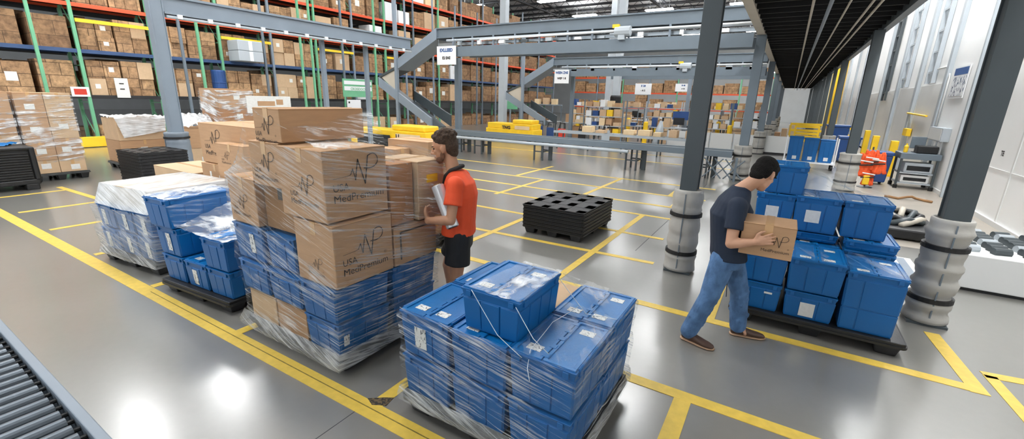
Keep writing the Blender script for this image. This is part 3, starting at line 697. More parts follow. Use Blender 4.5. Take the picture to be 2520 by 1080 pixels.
film_sheet('film hanging from the top tote down over the right stack, third pallet', [P2_(0.36, 0.0, c+0.02), P2_(1.16, -0.02, a+0.612), P2_(1.16, 0.56, a+0.615), P2_(0.37, 0.62, c+0.2)], 'film_top', 0.06, 22, ruff=0.006)
film_sheet('film strip sloping off the right side of the top tote, third pallet', [P2_(0.362, -0.06, c+0.25), P2_(0.372, 0.64, c+0.30), P2_(0.44, 0.64, c+0.02), P2_(0.38, -0.02, c+0.02)], 'film_thin', 0.0, 23, ruff=0.004)

# ================================================================ FOURTH LOAD: wrapped totes at the far end of the line
A1 = math.radians(6.0); O1 = Vector((-7.22, 1.78))
def L1(u, v): r = Rz(u, v, A1); return (O1.x+r[0], O1.y+r[1])
def P1_(u, v, zz): p = L1(u, v); return (p[0], p[1], zz)
cx, cy = L1(0.60, 0.5)
pallet('black plastic pallet under the farthest wrapped totes of the line', cx, cy, 1.28, 1.1, A1, group='pallets carrying loads', deck_h=0.15)
G1 = 'totes on the farthest pallet of the line'
for k, nm in enumerate(('left', 'middle', 'right')):
    for lv, (zz, h) in enumerate(((0.152, 0.285), (0.445, 0.295))):
        p = L1(0.19+0.41*k, 0.27)
        tote('wrapped blue tote at the %s of the %s layer, farthest pallet of the line' % (nm, ('bottom', 'second')[lv]), p[0], p[1], zz, 0.40, 0.54, h, A1, group=G1, lid=(lv == 1), cards=(('-y', 0.02 if k else -0.05, 0.13, 0.08, 0.20),))
p = L1(0.64, 0.52)
carton('low flat carton under white film on the farthest wrapped pallet', p[0]-0.52, p[0]+0.52, p[1]-0.45, p[1]+0.45, 0.75, 0.99, 'card_cream', rz=A1, tape='')
film_wrap('white stretch film wound round the farthest totes of the line', [(0.10, [L1(-0.05, -0.06), L1(1.26, -0.06), L1(1.26, 1.06), L1(-0.05, 1.06)]),
    (0.2, [L1(-0.04, -0.03), L1(1.25, -0.03), L1(1.25, 1.05), L1(-0.04, 1.05)]), (0.42, [L1(-0.06, -0.05), L1(1.26, -0.05), L1(1.26, 1.05), L1(-0.06, 1.05)]),
    (0.5, [L1(-0.03, -0.02), L1(1.24, -0.02), L1(1.24, 1.04), L1(-0.03, 1.04)]), (0.74, [L1(-0.05, -0.05), L1(1.25, -0.05), L1(1.25, 1.05), L1(-0.05, 1.05)])], 'film_mid', 31, 0.008)
film_wrap('white film pulled in a point round the flat carton, farthest pallet', [(0.75, [L1(0.05, -0.03), L1(1.24, -0.03), L1(1.22, 1.04), L1(0.05, 1.04)]), (1.0, [L1(0.10, 0.04), L1(1.18, 0.05), L1(1.18, 1.0), L1(0.10, 1.0)])], 'film_heavy', 32, 0.006)
film_sheet('white film lying flat over the carton on the farthest pallet', [P1_(0.10, 0.04, 1.0), P1_(1.18, 0.05, 1.0), P1_(1.18, 1.0, 1.0), P1_(0.10, 1.0, 1.0)], 'film_heavy', 0.0, 33, ruff=0.002)

# ================================================================ RIGHT LOAD: stepped stack of blue totes beside the man in the navy shirt
pallet('black plastic pallet under the stepped stack of totes, right', 0.50, 5.30, 1.42, 1.24, 0, group='pallets carrying loads', deck_h=0.15)
GR = 'totes on the right pallet'; z = 0.152
cxs = (0.02, 0.455, 0.90)
tote('blue tote at the front left of the bottom layer, right pallet', cxs[0], 5.0, z, 0.40, 0.55, 0.285, group=GR, lid=False, cards=(('-y', 0.09, 0.19, 0.07, 0.02),))
tote('blue tote with a white card, front middle of bottom layer, right pallet', cxs[1], 5.0, z, 0.42, 0.55, 0.275, group=GR, lid=False, cards=(('-y', -0.01, 0.10, 0.12, 0.14),))
tote('extra tall blue tote at the front right corner, right pallet', cxs[2], 5.0, z, 0.44, 0.56, 0.565, group=GR, tall=True, lidlabels=2)
tote('blue tote under the carried carton, second layer, right pallet', cxs[0], 5.0, z+0.29, 0.42, 0.56, 0.31, group=GR)
tote('blue tote with labelled lid, front middle of second layer, right pallet', cxs[1], 5.0, z+0.28, 0.45, 0.58, 0.32, group=GR, lidlabels=3)
names = ('left', 'middle', 'right')
for k in range(3):
    for lv in range(2):
        if k == 1 and lv == 0: continue
        tote('blue tote at the back %s of the %s layer, right pallet' % (names[k], ('bottom', 'second')[lv]), cxs[k], 5.61, z+0.30*lv, 0.42, 0.56, 0.295, group=GR, lid=(lv == 1))
tote('low blue tote behind the tall corner tote, lid showing, right pallet', 0.90, 5.60, z+0.60, 0.43, 0.56, 0.10, group=GR, lid=True)
z3r = z+0.605
tote('blue tote with a white card hidden partly by the carried carton', 0.03, 5.66, z3r+0.10, 0.37, 0.52, 0.36, group=GR, cards=(('-y', -0.02, 0.16, 0.12, 0.14),))
tote('blue tote with a white card in the middle of the upper row, right pallet', 0.41, 5.66, z3r+0.10, 0.41, 0.54, 0.37, group=GR, cards=(('-y', -0.03, 0.17, 0.13, 0.13),))
tote('blue tote at the right end of the upper row, right pallet', 0.82, 5.66, z3r+0.105, 0.40, 0.54, 0.365, group=GR)
for k in (0, 1):
    tote('blue tote carrying the upper row, back ' + names[k] + ', right pallet', (0.03, 0.44)[k], 5.66, z3r, 0.40, 0.5, 0.095, group=GR, lid=False)
tote('highest blue tote at the top left of the right pallet', 0.08, 5.66, z3r+0.47, 0.39, 0.5, 0.30, group=GR)
film_sheet('clear film sloping from the highest tote to the upper row, right pallet', [(0.28, 5.40, z3r+0.73), (1.03, 5.42, z3r+0.49), (1.03, 5.95, z3r+0.49), (0.28, 5.92, z3r+0.73)], 'film_thin', 0.05, 41, ruff=0.006)
film_sheet('film hanging over the upper right totes, right pallet', [(0.27, 5.385, z3r+0.72), (1.03, 5.385, z3r+0.485), (0.64, 5.385, z3r+0.475), (0.27, 5.385, z3r+0.475)], 'film_thin', 0.0, 42, ruff=0.004)
film_sheet('film clinging to the lid tops of the front totes, right pallet', [(0.24, 4.73, z+0.607), (1.12, 4.73, z+0.576), (1.12, 5.28, z+0.576), (0.24, 5.28, z+0.607)], 'film_thin', 0.0, 43, ruff=0.002)
# ================================================================ padded columns and the mezzanine
def column(label, x, y, h, w=0.2, d=0.2, padr=0.19, padh=1.08, wavy=0.012, straps=(0.26, 0.78), pad='pad', steel='steel_dark', group=None, seam=True):
    t = thing('padded_column' if padh else 'steel_column', label, 'column', (x, y, 0), 0, group)
    s = MB(); f = 0.02                                      # H section
    s.box(-w/2, w/2, -d/2, -d/2+f, 0.02, h); s.box(-w/2, w/2, d/2-f, d/2, 0.02, h); s.box(-w/2+0.015, w/2-0.015, -d/2+f, d/2-f, 0.02, h)
    s.build('shaft', M[steel], t, bevel=0.004)
    MB().box(-w*0.8, w*0.8, -d*0.8, d*0.8, 0, 0.025).build('base_plate', M['steel_dark'], t)
    if padh:
        prof = [(w*0.72, 0.03)]; n = 34
        for i in range(n+1):
            zz = 0.03+(padh-0.03)*i/n; r = padr*(1.03-0.05*zz/padh)+wavy*math.sin(zz*34)+wavy*0.4*math.sin(zz*71+x)
            for st in straps:
                if abs(zz-st) < 0.045: r -= 0.014
            prof.append((r, zz))
        prof += [(padr*0.86, padh+0.012), (w*0.73, padh+0.004)]
        pd = MB().lathe(prof, n=28).build('padding', M[pad], t, smooth=True)
        for st in straps:
            MB().lathe([(padr*0.94, st-0.022), (padr*1.035+0.004, st-0.022), (padr*1.035+0.004, st+0.022), (padr*0.94, st+0.022)], n=28).build('strap', M['strap'], pd)
        if seam: MB().box(-0.006, 0.006, -padr*1.04, -padr*1.0, 0.05, padh-0.03).build('seam', M['steel_mid'], pd)
    return t
Zm = 4.02; Hc = Zm-0.045
column('grey column in padded sleeve left of the man in navy', -0.92, 5.80, Hc, straps=(0.27, 0.77), padr=0.185, wavy=0.006, steel='steel_dark', group='mezzanine columns')
column('dark column in wavy padded sleeve beside the right pallet', 1.545, 5.82, Zm, padr=0.175, padh=1.1, wavy=0.013, straps=(0.27, 0.82), group='mezzanine columns')
column('padded column behind the end of the belt conveyor', -0.97, 14.4, Hc, 0.24, 0.24, 0.24, 1.0, straps=(0.15, 0.72), wavy=0.008, steel='steel_mid', group='mezzanine columns')
column('padded column between the blue rack cart and the orange vests', 1.55, 14.45, Hc, 0.22, 0.22, 0.24, 0.98, straps=(0.25, 0.74), wavy=0.006, group='mezzanine columns')
for k, y in enumerate((23.0, 31.6, 40.2, 48.8, 57.4)):
    nm = ('third', 'fourth', 'fifth', 'sixth', 'seventh')[k]
    column('%s padded column of the left mezzanine row, counted from the front' % nm, -0.97, y, Hc, 0.24, 0.24, 0.24, 1.0, straps=(0.25, 0.74), wavy=0.006, steel='steel_mid', group='mezzanine columns')
    column('%s dark column of the right mezzanine row, counted from the front' % nm, 1.6, y, Hc, 0.22, 0.22, 0.24, 0.98 if k < 2 else 0, straps=(0.25, 0.74), wavy=0.006, group='mezzanine columns')
for k, y in enumerate((27.3, 35.9, 44.5)):
    nm = ('nearest', 'middle', 'farthest')[k]
    column('%s of the slim unpadded posts between the far right columns' % nm, 1.6, y, Hc, 0.14, 0.14, 0, 0, group='mezzanine columns')

t = thing('mezzanine', 'black mezzanine deck on grey columns running along the right wall', 'mezzanine', (0, 0, 0))
MB().box(-0.98, 1.66, -7, 62, Zm+0.24, Zm+0.34).build('deck', M['mezz_black'], t)
for k in range(79):
    y = -6.7+k*0.62 if k < 57 else 28.6+(k-57)*1.5
    if y > 61: break
    MB().box(-0.95, 1.63, y-0.03, y+0.03, Zm+0.08, Zm+0.25).build('joist', M['mezz_black'], t)
e = MB(); e.box(-1.08, -0.98, -7, 62, Zm-0.02, Zm+0.62); e.box(-1.08, -0.90, -7, 62, Zm-0.04, Zm); e.build('edge_beam', M['beige'], t)
e = MB(); e.box(1.66, 1.74, -7, 62, Zm-0.02, Zm+0.5); e.box(1.6, 1.74, -7, 62, Zm-0.04, Zm); e.build('edge_beam', M['steel_mid'], t)
for x, r, zz in ((0.05, 0.024, 3.98), (0.32, 0.035, 3.94), (0.62, 0.02, 4.0), (0.95, 0.022, 3.97), (1.08, 0.022, 3.97)):
    MB().cyl((x, -7, zz), (x, 61.5, zz), r, n=8).build('conduit', M['beige'] if r < 0.03 else M['steel'], t)
for y in (-2.8, 5.75, 9.9, 18.6, 27.0, 35.5):
    MB().box(-0.98, 1.66, y-0.06, y+0.06, Zm+0.02, Zm+0.25).build('cross_beam', M['mezz_black'], t)

# left grey column and its long overhead conveyor
column('tall light grey column standing behind the black crate, left', -12.4, 4.77, 4.9, 0.22, 0.27, 0.25, 1.15, 0.003, (1.03,), 'pad_blue', 'steel', None, True)
t = thing('overhead_conveyor', 'long grey overhead conveyor beam running right from the left column', 'conveyor', (0, 0, 0))
b = MB(); b.box(-12.45, -12.38, 4.92, 12.7, 3.78, 4.18); b.box(-12.45, -12.3, 4.92, 12.7, 4.13, 4.18); b.box(-12.45, -12.3, 4.92, 12.7, 3.78, 3.82); b.build('side_beam', M['steel'], t)
b = MB(); b.box(-13.1, -13.03, 4.92, 12.7, 3.8, 4.1); b.build('side_beam', M['steel'], t)
MB().box(-13.03, -12.45, 4.92, 12.7, 3.98, 4.02).build('belt', M['steel_dark'], t)
for k in range(12):
    y = 5.2+k*0.64; MB().box(-12.3, -12.25, y-0.05, y+0.05, 3.70, 3.79).build('clip', M['white'], t)
MB().cyl((-12.32, 4.95, 3.72), (-12.32, 12.65, 3.72), 0.035, n=8).build('conduit', M['steel_light'], t)
for x, y, hgt in ((-12.75, 10.9, 3.8), (-12.75, 9.2, 3.8)): MB().box(x-0.06, x+0.06, y-0.06, y+0.06, 0, hgt).build('leg', M['steel'], t)

# ================================================================ elevated conveyors coming off the mezzanine, each folding back down a chute
def arm(name, parent, P, Q, w0, w1, y0, y1, m):
    """box-section trough from P to Q in the x-z plane (P, Q: x, z top edge centre), height w"""
    p = Vector((P[0], 0, P[1])); q = Vector((Q[0], 0, Q[1]))
    MB().hexa([(p.x, y0, p.z-w0), (p.x, y1, p.z-w0), (q.x, y1, q.z-w1), (q.x, y0, q.z-w1)],
              [(p.x, y0, p.z), (p.x, y1, p.z), (q.x, y1, q.z), (q.x, y0, q.z)]).build(name, m, parent, bevel=0.01)
def zconveyor(label, Y, xr, xl, zA, zB, elbow, foot, low, sx):
    t = thing('elevated_conveyor', label, 'conveyor', (0, 0, 0))
    y0, y1 = Y, Y+0.75
    for yy in (y0, y1):                                     # upper pair of channels
        b = MB(); b.box(xl, xr, yy-0.03, yy+0.03, zA-0.34, zA); b.box(xl, xr, yy-0.1, yy+0.03, zA-0.03, zA+0.01); b.box(xl, xr, yy-0.1, yy+0.03, zA-0.36, zA-0.33); b.build('upper_channel', M['steel_mid'], t)
    MB().box(xl, xr, y0, y1, zA-0.16, zA-0.12).build('belt', M['steel_dark'], t)
    MB().box(xl+1.0, xr, y0-0.2, y0-0.12, zB-0.36, zB).build('lower_channel', M['steel_mid'], t)
    MB().box(xl+1.0, xr, y1+0.1, y1+0.2, zB-0.3, zB).build('lower_channel', M['steel_mid'], t)
    MB().cyl((xl+0.6, y0-0.08, zA-0.46), (xr, y0-0.08, zA-0.46), 0.05, n=8).build('pipe', M['steel_light'], t)
    MB().cyl((xl+2.2, y0-0.14, zA-0.5), (xr, y0-0.14, zA-0.44), 0.028, n=6).build('pipe', M['white'], t)
    MB().box(xl, xr, y0+0.1, y0+0.2, zA-0.62, zA-0.52).build('cable_tray', M['zinc'], t)
    rnd = random.Random(int(Y)); x = xl+0.9
    while x < xr-0.3:                                        # hangers, clips, sensors between the two channels
        h = MB(); h.box(x-0.03, x+0.03, y0-0.1, y0-0.04, zB-0.05, zA-0.36); h.build('hanger', M['steel'], t)
        c = MB(); c.box(x+0.3, x+0.3+rnd.uniform(0.08, 0.3), y0-0.2, y0-0.1, zA-0.66, zA-0.66+rnd.uniform(0.06, 0.16)); c.build('clip', M[rnd.choice(['white', 'steel_light', 'steel_dark', 'white'])], t)
        x += rnd.uniform(0.8, 1.25)
    xm = xl+(xr-xl)*0.68                                     # drive unit
    d = MB(); d.cyl((xm-0.22, y0-0.22, zA-0.5), (xm+0.25, y0-0.22, zA-0.5), 0.15, n=10); d.box(xm-0.1, xm+0.1, y0-0.32, y0-0.1, zA-0.74, zA-0.44); d.build('drive_motor', M['steel_light'], t)
    MB().box(xm-0.3, xm-0.1, y0-0.3, y0-0.18, zA-0.4, zA-0.3).build('yellow_tag', M['yellow'], t)
    # chute: down and back to the elbow, then down again towards the belt
    (ex, ez), (fx_, fz) = elbow, foot
    kx, kz = xl-(xl-ex)*0.66, zA-(zA-ez)*0.62
    arm('upper_chute', t, (xl+0.1, zA+0.02), (kx, kz), 0.42, 0.40, y0-0.12, y1+0.1, M['steel'])
    arm('elbow_trough', t, (kx, kz-0.22), (ex, ez+0.05), 0.12, 0.10, y0-0.1, y1+0.1, M['steel_dark'])
    arm('lower_chute', t, (ex, ez), (fx_, fz), 0.40, 0.38, y0-0.14, y0-0.05, M['steel'])
    arm('chute_wall', t, (ex+1.15, ez+0.10-(ez-fz)*0.38), (fx_+0.25, fz+0.12), 0.40, 0.48, y1+0.06, y1+0.14, M['steel_dark'])
    arm('chute_bed', t, (ex, ez-0.32), (fx_, fz-0.36), 0.05, 0.05, y0-0.05, y1+0.05, M['steel_dark'])
    MB().prism([(ex+0.12, ez-0.02), (ex+1.0, ez+0.40), (ex+1.0, ez-0.60)], 'y', y0-0.045, y0-0.03).build('gusset', M['beige'], t)
    for px in (xl-0.25, ):                                   # post carrying the fold
        MB().box(ex+1.04, ex+1.18, y0-0.17, y0-0.05, 0, zA+1.6).build('post', M['steel'], t)
    for px in sx: MB().box(px-0.09, px+0.09, y1+0.05, y1+0.22, 0, zB-0.3).build('post', M['steel_mid'], t)
    return t
zconveyor('nearer elevated grey conveyor with folded chute at its left end', 14.0, -1.12, -12.25, 4.68, 3.98, (-15.5, 2.9), (-12.5, 1.28), 0.84, (-11.9,))
zconveyor('farther elevated grey conveyor with smaller looking folded chute', 22.0, -1.12, -11.15, 4.26, 3.70, (-14.0, 2.5), (-11.4, 1.15), 0.84, (-10.3, -4.0))
t = thing('overhead_beam', 'third overhead channel seen beyond the farther elevated conveyor', 'beam', (0, 0, 0))
b = MB(); b.box(-10, -1.12, 28, 28.1, 3.5, 3.9); b.build('channel', M['steel_mid'], t)
for px in (-9.6, -5.2): MB().box(px-0.1, px+0.1, 28, 28.2, 0, 3.5).build('post', M['steel'], t)

def hung_sign(label, x0, x1, y, z0, z1, title, body):
    t = thing('hanging_sign', label, 'sign', ((x0+x1)/2, y, z0), 0); w, h = x1-x0, z1-z0
    MB().box(-w/2, w/2, -0.01, 0.01, 0, h).build('board', M['white'], t)
    for s in (-1, 1): MB().cyl((s*w*0.4, 0, h), (s*w*0.4, 0, h+0.25), 0.008, n=5).build('wire', M['steel'], t)
    for txt, sz, zz, m in ((title, 0.24*h, h*0.70, 'blue_sign'), (body, 0.20*h, h*0.30, 'ink')):
        vs, fs = text_mesh(txt, sz, 'CENTER', 0.008); mx = max(abs(v[0]) for v in vs); k = min(1.0, w*0.44/mx)
        MB().add([(v[0]*k, -0.014, zz+v[1]) for v in vs], fs).build('lettering', M[m], t)
hung_sign('white hanging sign with blue heading on the nearer elevated conveyor', -11.98, -11.05, 13.72, 3.33, 4.0, 'EXLLEED', 'E2 EAE')
hung_sign('white hanging sign with blue lettering on the farther elevated conveyor', -10.85, -10.02, 21.7, 2.98, 3.66, 'WEEN ZNE', 'WEP 1 8')
hung_sign('small white and blue sign under the third overhead channel', -8.4, -7.4, 28.05, 2.6, 3.25, 'E 28', '- A 2')
hung_sign('white sign on the farthest channel, left of the near dark column', -6.0, -5.1, 28.05, 2.8, 3.25, 'B 40', 'A 12')

# low belt conveyor on trestle legs
def belt(label, Y, x0, x1, zt, legs, w=0.6):
    t = thing('belt_conveyor', label, 'conveyor', (0, 0, 0))
    for yy in (Y, Y+w):
        b = MB(); b.box(x0, x1, yy-0.03, yy+0.03, zt-0.18, zt); b.build('side_rail', M['steel_mid'], t, bevel=0.008)
    MB().box(x0, x1, Y+0.03, Y+w-0.03, zt-0.05, zt-0.03).build('belt', M['steel_dark'], t)
    MB().cyl((x0+0.3, Y-0.06, zt-0.25), (x1-3.0, Y-0.06, zt-0.25), 0.055, n=10).build('return_pipe', M['steel_light'], t)
    for x in legs:
        for dx in (-0.17, 0.17):
            for yy in (Y, Y+w): MB().box(x+dx-0.025, x+dx+0.025, yy-0.025, yy+0.025, 0, zt-0.18).build('leg', M['steel_dark'], t)
        br = MB(); br.box(x-0.17, x+0.17, Y-0.015, Y+0.015, 0.3, 0.34); br.box(x-0.17, x+0.17, Y+w-0.015, Y+w+0.015, 0.3, 0.34); br.box(x+0.15, x+0.19, Y, Y+w, 0.3, 0.34); br.build('brace', M['steel_dark'], t)
        MB().box(x+0.28, x+0.40, Y+w*0.4, Y+w*0.4+0.1, 0.0, zt-0.2).build('support_plate', M['steel_dark'], t)
    return t
belt('long low belt conveyor crossing the floor below the elevated conveyor', 14.0, -12.6, -1.2, 0.84, (-11.2, -10.2, -7.5, -4.1, -2.0))
t = thing('folding_gate', 'grey folding scissor gate at the right end of the belt', 'gate', (0, 0, 0))
b = MB()
for k in range(3):
    x = -1.9+k*0.28; b.cyl((x, 13.9, 0.05), (x+0.5, 13.9, 0.62), 0.02, n=6); b.cyl((x+0.5, 13.88, 0.05), (x, 13.88, 0.62), 0.02, n=6)
b.build('lattice', M['steel_mid'], t)
for x in (-1.95, -1.05): MB().box(x-0.03, x+0.03, 13.86, 13.92, 0, 0.68).build('post', M['steel_mid'], t)

# ================================================================ roller conveyor at the near left corner
t = thing('roller_conveyor', 'steel roller conveyor with grey side rail at the near left corner', 'conveyor', (0, 0, 0))
b = MB(); b.box(-6.0, -1.2, 0.348, 0.378, 0.62, 0.835); b.box(-6.0, -1.2, 0.345, 0.382, 0.82, 0.845); b.build('side_rail', M['steel'], t, bevel=0.004)
MB().box(-6.0, -1.2, -0.42, -0.36, 0.62, 0.835).build('side_rail', M['steel'], t)
MB().box(-6.0, -1.2, -0.36, 0.347, 0.60, 0.63).build('pan', M['strip_black'], t)
for k in range(46):
    x = -4.9+k*0.076
    r = MB(); r.cyl((x, -0.35, 0.795), (x, 0.325, 0.795), 0.029, n=16); r.build('roller', M['roller'], t, smooth=False)
    MB().cyl((x, 0.322, 0.795), (x, 0.347, 0.795), 0.010, n=8).build('axle', M['black'], t)
for x in (-5.5, -3.5, -1.5):
    for y in (-0.39, 0.362): MB().box(x-0.03, x+0.03, y-0.02, y+0.02, 0, 0.63).build('leg', M['steel_mid'], t)

# ================================================================ black pallet stacks and crates
def pallet_stack(where, cx, cy, w, l, n, rz, group, pitch=0.062, first=0.15):
    words = ('lowest', 'second lowest', 'third from the bottom', 'fourth from the bottom', 'fifth from the bottom', 'sixth from the bottom', 'seventh from the bottom', 'eighth from the bottom', 'ninth from the bottom', 'tenth from the bottom', 'eleventh from the bottom')
    for k in range(n):
        nm = 'topmost' if k == n-1 else words[k]
        if k == 0: pallet('%s black pallet in %s' % (nm, where), cx, cy, w, l, rz, 0, first, True, None, group)
        else: pallet('%s black pallet in %s' % (nm, where), cx, cy, w, l, rz, first+(k-1)*pitch+0.003, pitch-0.003, False, None, group, rim=pitch-0.008, holes=(k == n-1))
pallet_stack('the stack on the open floor', -2.93, 6.66, 1.08, 1.32, 7, 0.0, 'nested black pallets on the open floor', 0.056, 0.15)
pallet_stack('the stack in front of the left column', -11.95, 4.08, 1.1, 0.92, 11, 0.04, 'nested black pallets by the left column', 0.066, 0.17)
t = thing('bulk_container', 'black slatted collapsible bulk container at the left edge', 'container', (-13.8, 1.95, 0))
b = MB(); w, l = 0.4, 0.58
b.box(-w, w, -l, l, 0.12, 0.22); b.box(-w+0.05, w-0.05, -l+0.05, l-0.05, 0.2, 0.86); b.build('body', M['black'], t, bevel=0.02)
for k in range(11):
    zz = 0.24+k*0.052; s = MB(); s.box(w-0.05, w-0.01, -l+0.09, l-0.09, zz, zz+0.028); s.box(-w+0.09, w-0.09, -l+0.01, -l+0.05, zz, zz+0.028); s.build('slat', M['black'], t, bevel=0.004)
for sx in (-1, 1):
    for sy in (-1, 1):
        MB().box(sx*w-0.05, sx*w+0.05 if sx < 0 else sx*w+0.02, sy*l-0.07, sy*l+0.07 if sy < 0 else sy*l+0.02, 0.2, 0.9).build('corner_post', M['black'], t, bevel=0.03)
        MB().box(sx*0.28-0.11, sx*0.28+0.11, sy*0.45-0.1, sy*0.45+0.1, 0, 0.13).build('foot', M['black'], t, bevel=0.02)
MB().box(-w, w+0.01, -l, l+0.01, 0.84, 0.9).build('top_rim', M['black'], t, bevel=0.02)
MB().box(w-0.012, w-0.006, -0.15, 0.1, 0.79, 0.815).build('label_card', M['steel_light'], t)
film_sheet('blue plastic sheet lying over the black slatted container', [(-14.2, 1.4, 0.93), (-13.7, 1.4, 0.91), (-13.75, 2.2, 0.91), (-14.2, 2.5, 0.94)], 'blue_lid', -0.03, 51, ruff=0.01, name='plastic_sheet', group=None)['category'] = 'sheet'

# ================================================================ wrapped carton pallets at the left
def carton_wall(where, x0, x1, y0, y1, z0, rows, cols, group, ms, wrap=True, seed=1, pal=True, labels=True):
    """pallet of cartons seen from +x: rows up, cols along y"""
    if pal: pallet('grey pallet under %s' % where, (x0+x1)/2, (y0+y1)/2, x1-x0+0.06, y1-y0+0.1, 0, 0, z0-0.004, True, M['pallet_grey'], 'pallets carrying cartons')
    rnd = random.Random(seed); z = z0; rn = ('bottom', 'second', 'third', 'fourth', 'fifth', 'top')
    cn = {1: ('',), 2: ('left ', 'right '), 3: ('left ', 'middle ', 'right ')}[cols]
    for r, h in enumerate(rows):
        for c in range(cols):
            a = y0+(y1-y0)*c/cols+0.004; b = y0+(y1-y0)*(c+1)/cols-0.004
            cards = (('+x', rnd.uniform(-0.1, 0.12)*(b-a), h*rnd.uniform(0.35, 0.6), 0.16, 0.12),) if labels and rnd.random() < 0.75 else ()
            carton('%s%s carton of %s' % (cn[c], 'top' if r == len(rows)-1 else rn[r], where), x0, x1, a, b, z, z+h-0.004, rnd.choice(ms), tape='x', group=group, cards=cards)
        z += h
    if wrap:
        o = 0.02; film_wrap('streaky stretch film round %s' % where, [(z0+0.25, [(x0-o, y0-o), (x1+o, y0-o), (x1+o, y1+o), (x0-o, y1+o)]), (z-0.05, [(x0-o, y0-o), (x1+o, y0-o), (x1+o, y1+o), (x0-o, y1+o)])], 'film_pallet', seed, 0.008)
carton_wall('the tall wrapped pallet at the left', -15.4, -14.4, 2.62, 3.55, 0.18, (0.30, 0.48, 0.48, 0.55), 2, 'cartons on the tall left pallet', ('card', 'card_light'), True, 61)
carton_wall('the wrapped pallet cut by the left edge', -15.5, -14.42, 1.40, 2.56, 0.18, (0.45, 0.45, 0.45, 0.47), 2, 'cartons on the pallet at the left edge', ('card', 'card_light'), True, 62)
carton_wall('the film topped pallet behind the left column', -16.0, -15.0, 4.45, 5.55, 0.18, (0.6, 0.58), 1, 'cartons behind the left column', ('card_light', 'card'), False, 63)
film_sheet('white film draped over the pallet behind the left column', [(-14.97, 4.42, 1.40), (-14.97, 5.58, 1.38), (-16.0, 5.58, 1.40), (-16.0, 4.42, 1.41)], 'film_heavy', 0.02, 64, ruff=0.02)
film_sheet('white film hanging down the front of the pallet behind the left column', [(-14.97, 4.42, 1.40), (-14.97, 5.58, 1.38), (-14.95, 5.5, 1.0), (-14.95, 4.55, 0.85)], 'film_heavy', 0.0, 65, ruff=0.012)
carton_wall('the mixed pallet right of the left column', -13.9, -12.95, 5.15, 5.95, 0.18, (0.5, 0.5), 1, 'cartons right of the left column', ('card', 'card_light'), False, 66)
film_sheet('crumpled white film on the mixed pallet right of the left column', [(-12.92, 5.1, 1.25), (-12.92, 6.0, 1.27), (-13.9, 6.0, 1.5), (-13.9, 5.1, 1.5)], 'film_heavy', -0.08, 67, ruff=0.03)
carton_wall('the tall mixed pallet behind the tall load', -13.9, -12.9, 6.05, 6.95, 0.18, (0.55, 0.55, 0.42, 0.5), 1, 'cartons behind the tall load', ('card', 'card_light', 'card_red'), True, 68)
carton_wall('the paper topped pallet behind the tall load', -13.9, -12.9, 7.05, 8.1, 0.18, (0.55, 0.55, 0.40), 1, 'cartons behind the tall load', ('card_light', 'card'), True, 69)
t = thing('paper_sheet', 'white papers folded over the top carton behind the tall load', 'paper', (0, 0, 0))
b = MB(); b.box(-12.93, -12.86, 6.75, 8.05, 1.55, 2.02); b.build('sheet', M['paper'], t, bevel=0.01)
MB().box(-12.862, -12.852, 7.05, 7.55, 1.75, 1.88).build('cut_out', M['card'], t); MB().box(-12.862, -12.852, 7.6, 7.8, 1.78, 1.93).build('cut_out', M['card'], t)

# printed cartons standing behind the third and fourth loads
GB = 'printed cartons behind the line of loads'
pallet('black pallet under printed cartons behind the third load', -6.62, 3.62, 1.6, 1.1, 0, group='pallets carrying cartons', deck_h=0.15)
carton('plain carton with two pale slots, behind the third load', -7.35, -6.60, 3.08, 3.6, 0.15, 1.10, 'card', tape='y', group=GB, cards=(('-y', -0.12, 0.74, 0.05, 0.2), ('-y', 0.14, 0.70, 0.05, 0.2)))
carton('wide printed carton above the slotted carton, behind third load', -7.36, -5.75, 3.12, 4.1, 1.11, 1.68, 'card', tape='x', logos=(('-y', -0.42, 0.30, 0.52),), group=GB)
carton('filler carton under the wide printed carton, behind third load', -6.56, -5.85, 3.3, 4.1, 0.15, 1.10, 'card', group=GB)
carton('small printed carton in front of the wide printed carton', -6.50, -5.80, 2.92, 3.10, 0.60, 1.46, 'card', tape='y', logos=(('-y', -0.10, 0.68, 0.24),), group=GB)
carton('support carton under the small printed carton', -6.50, -5.80, 2.92, 3.10, 0.15, 0.59, 'card', group=GB)
carton('low open topped looking carton beside the white film load', -8.85, -7.5, 3.0, 3.7, 0.62, 0.92, 'card_light', tape='x', group=GB)
carton('carton supporting the low pale carton', -8.85, -7.5, 3.0, 3.7, 0.0, 0.61, 'card', group=GB)
# cartons behind the man in orange
GO = 'cartons behind the man in orange'
pallet('black pallet under brown cartons behind the man in orange', -4.52, 4.6, 0.95, 0.9, 0, group='pallets carrying cartons', deck_h=0.15)
carton('large brown carton behind the man in orange', -4.9, -4.12, 4.5, 4.95, 0.85, 1.53, 'card', tape='x', group=GO)
carton('smaller brown carton in front of the large one, behind the tall load', -4.82, -4.45, 4.2, 4.48, 0.85, 1.43, 'card', tape='x', group=GO)
carton('brown carton at the base of the pair behind the man in orange', -4.95, -4.15, 4.18, 5.0, 0.155, 0.845, 'card_red', tape='x', group=GO)
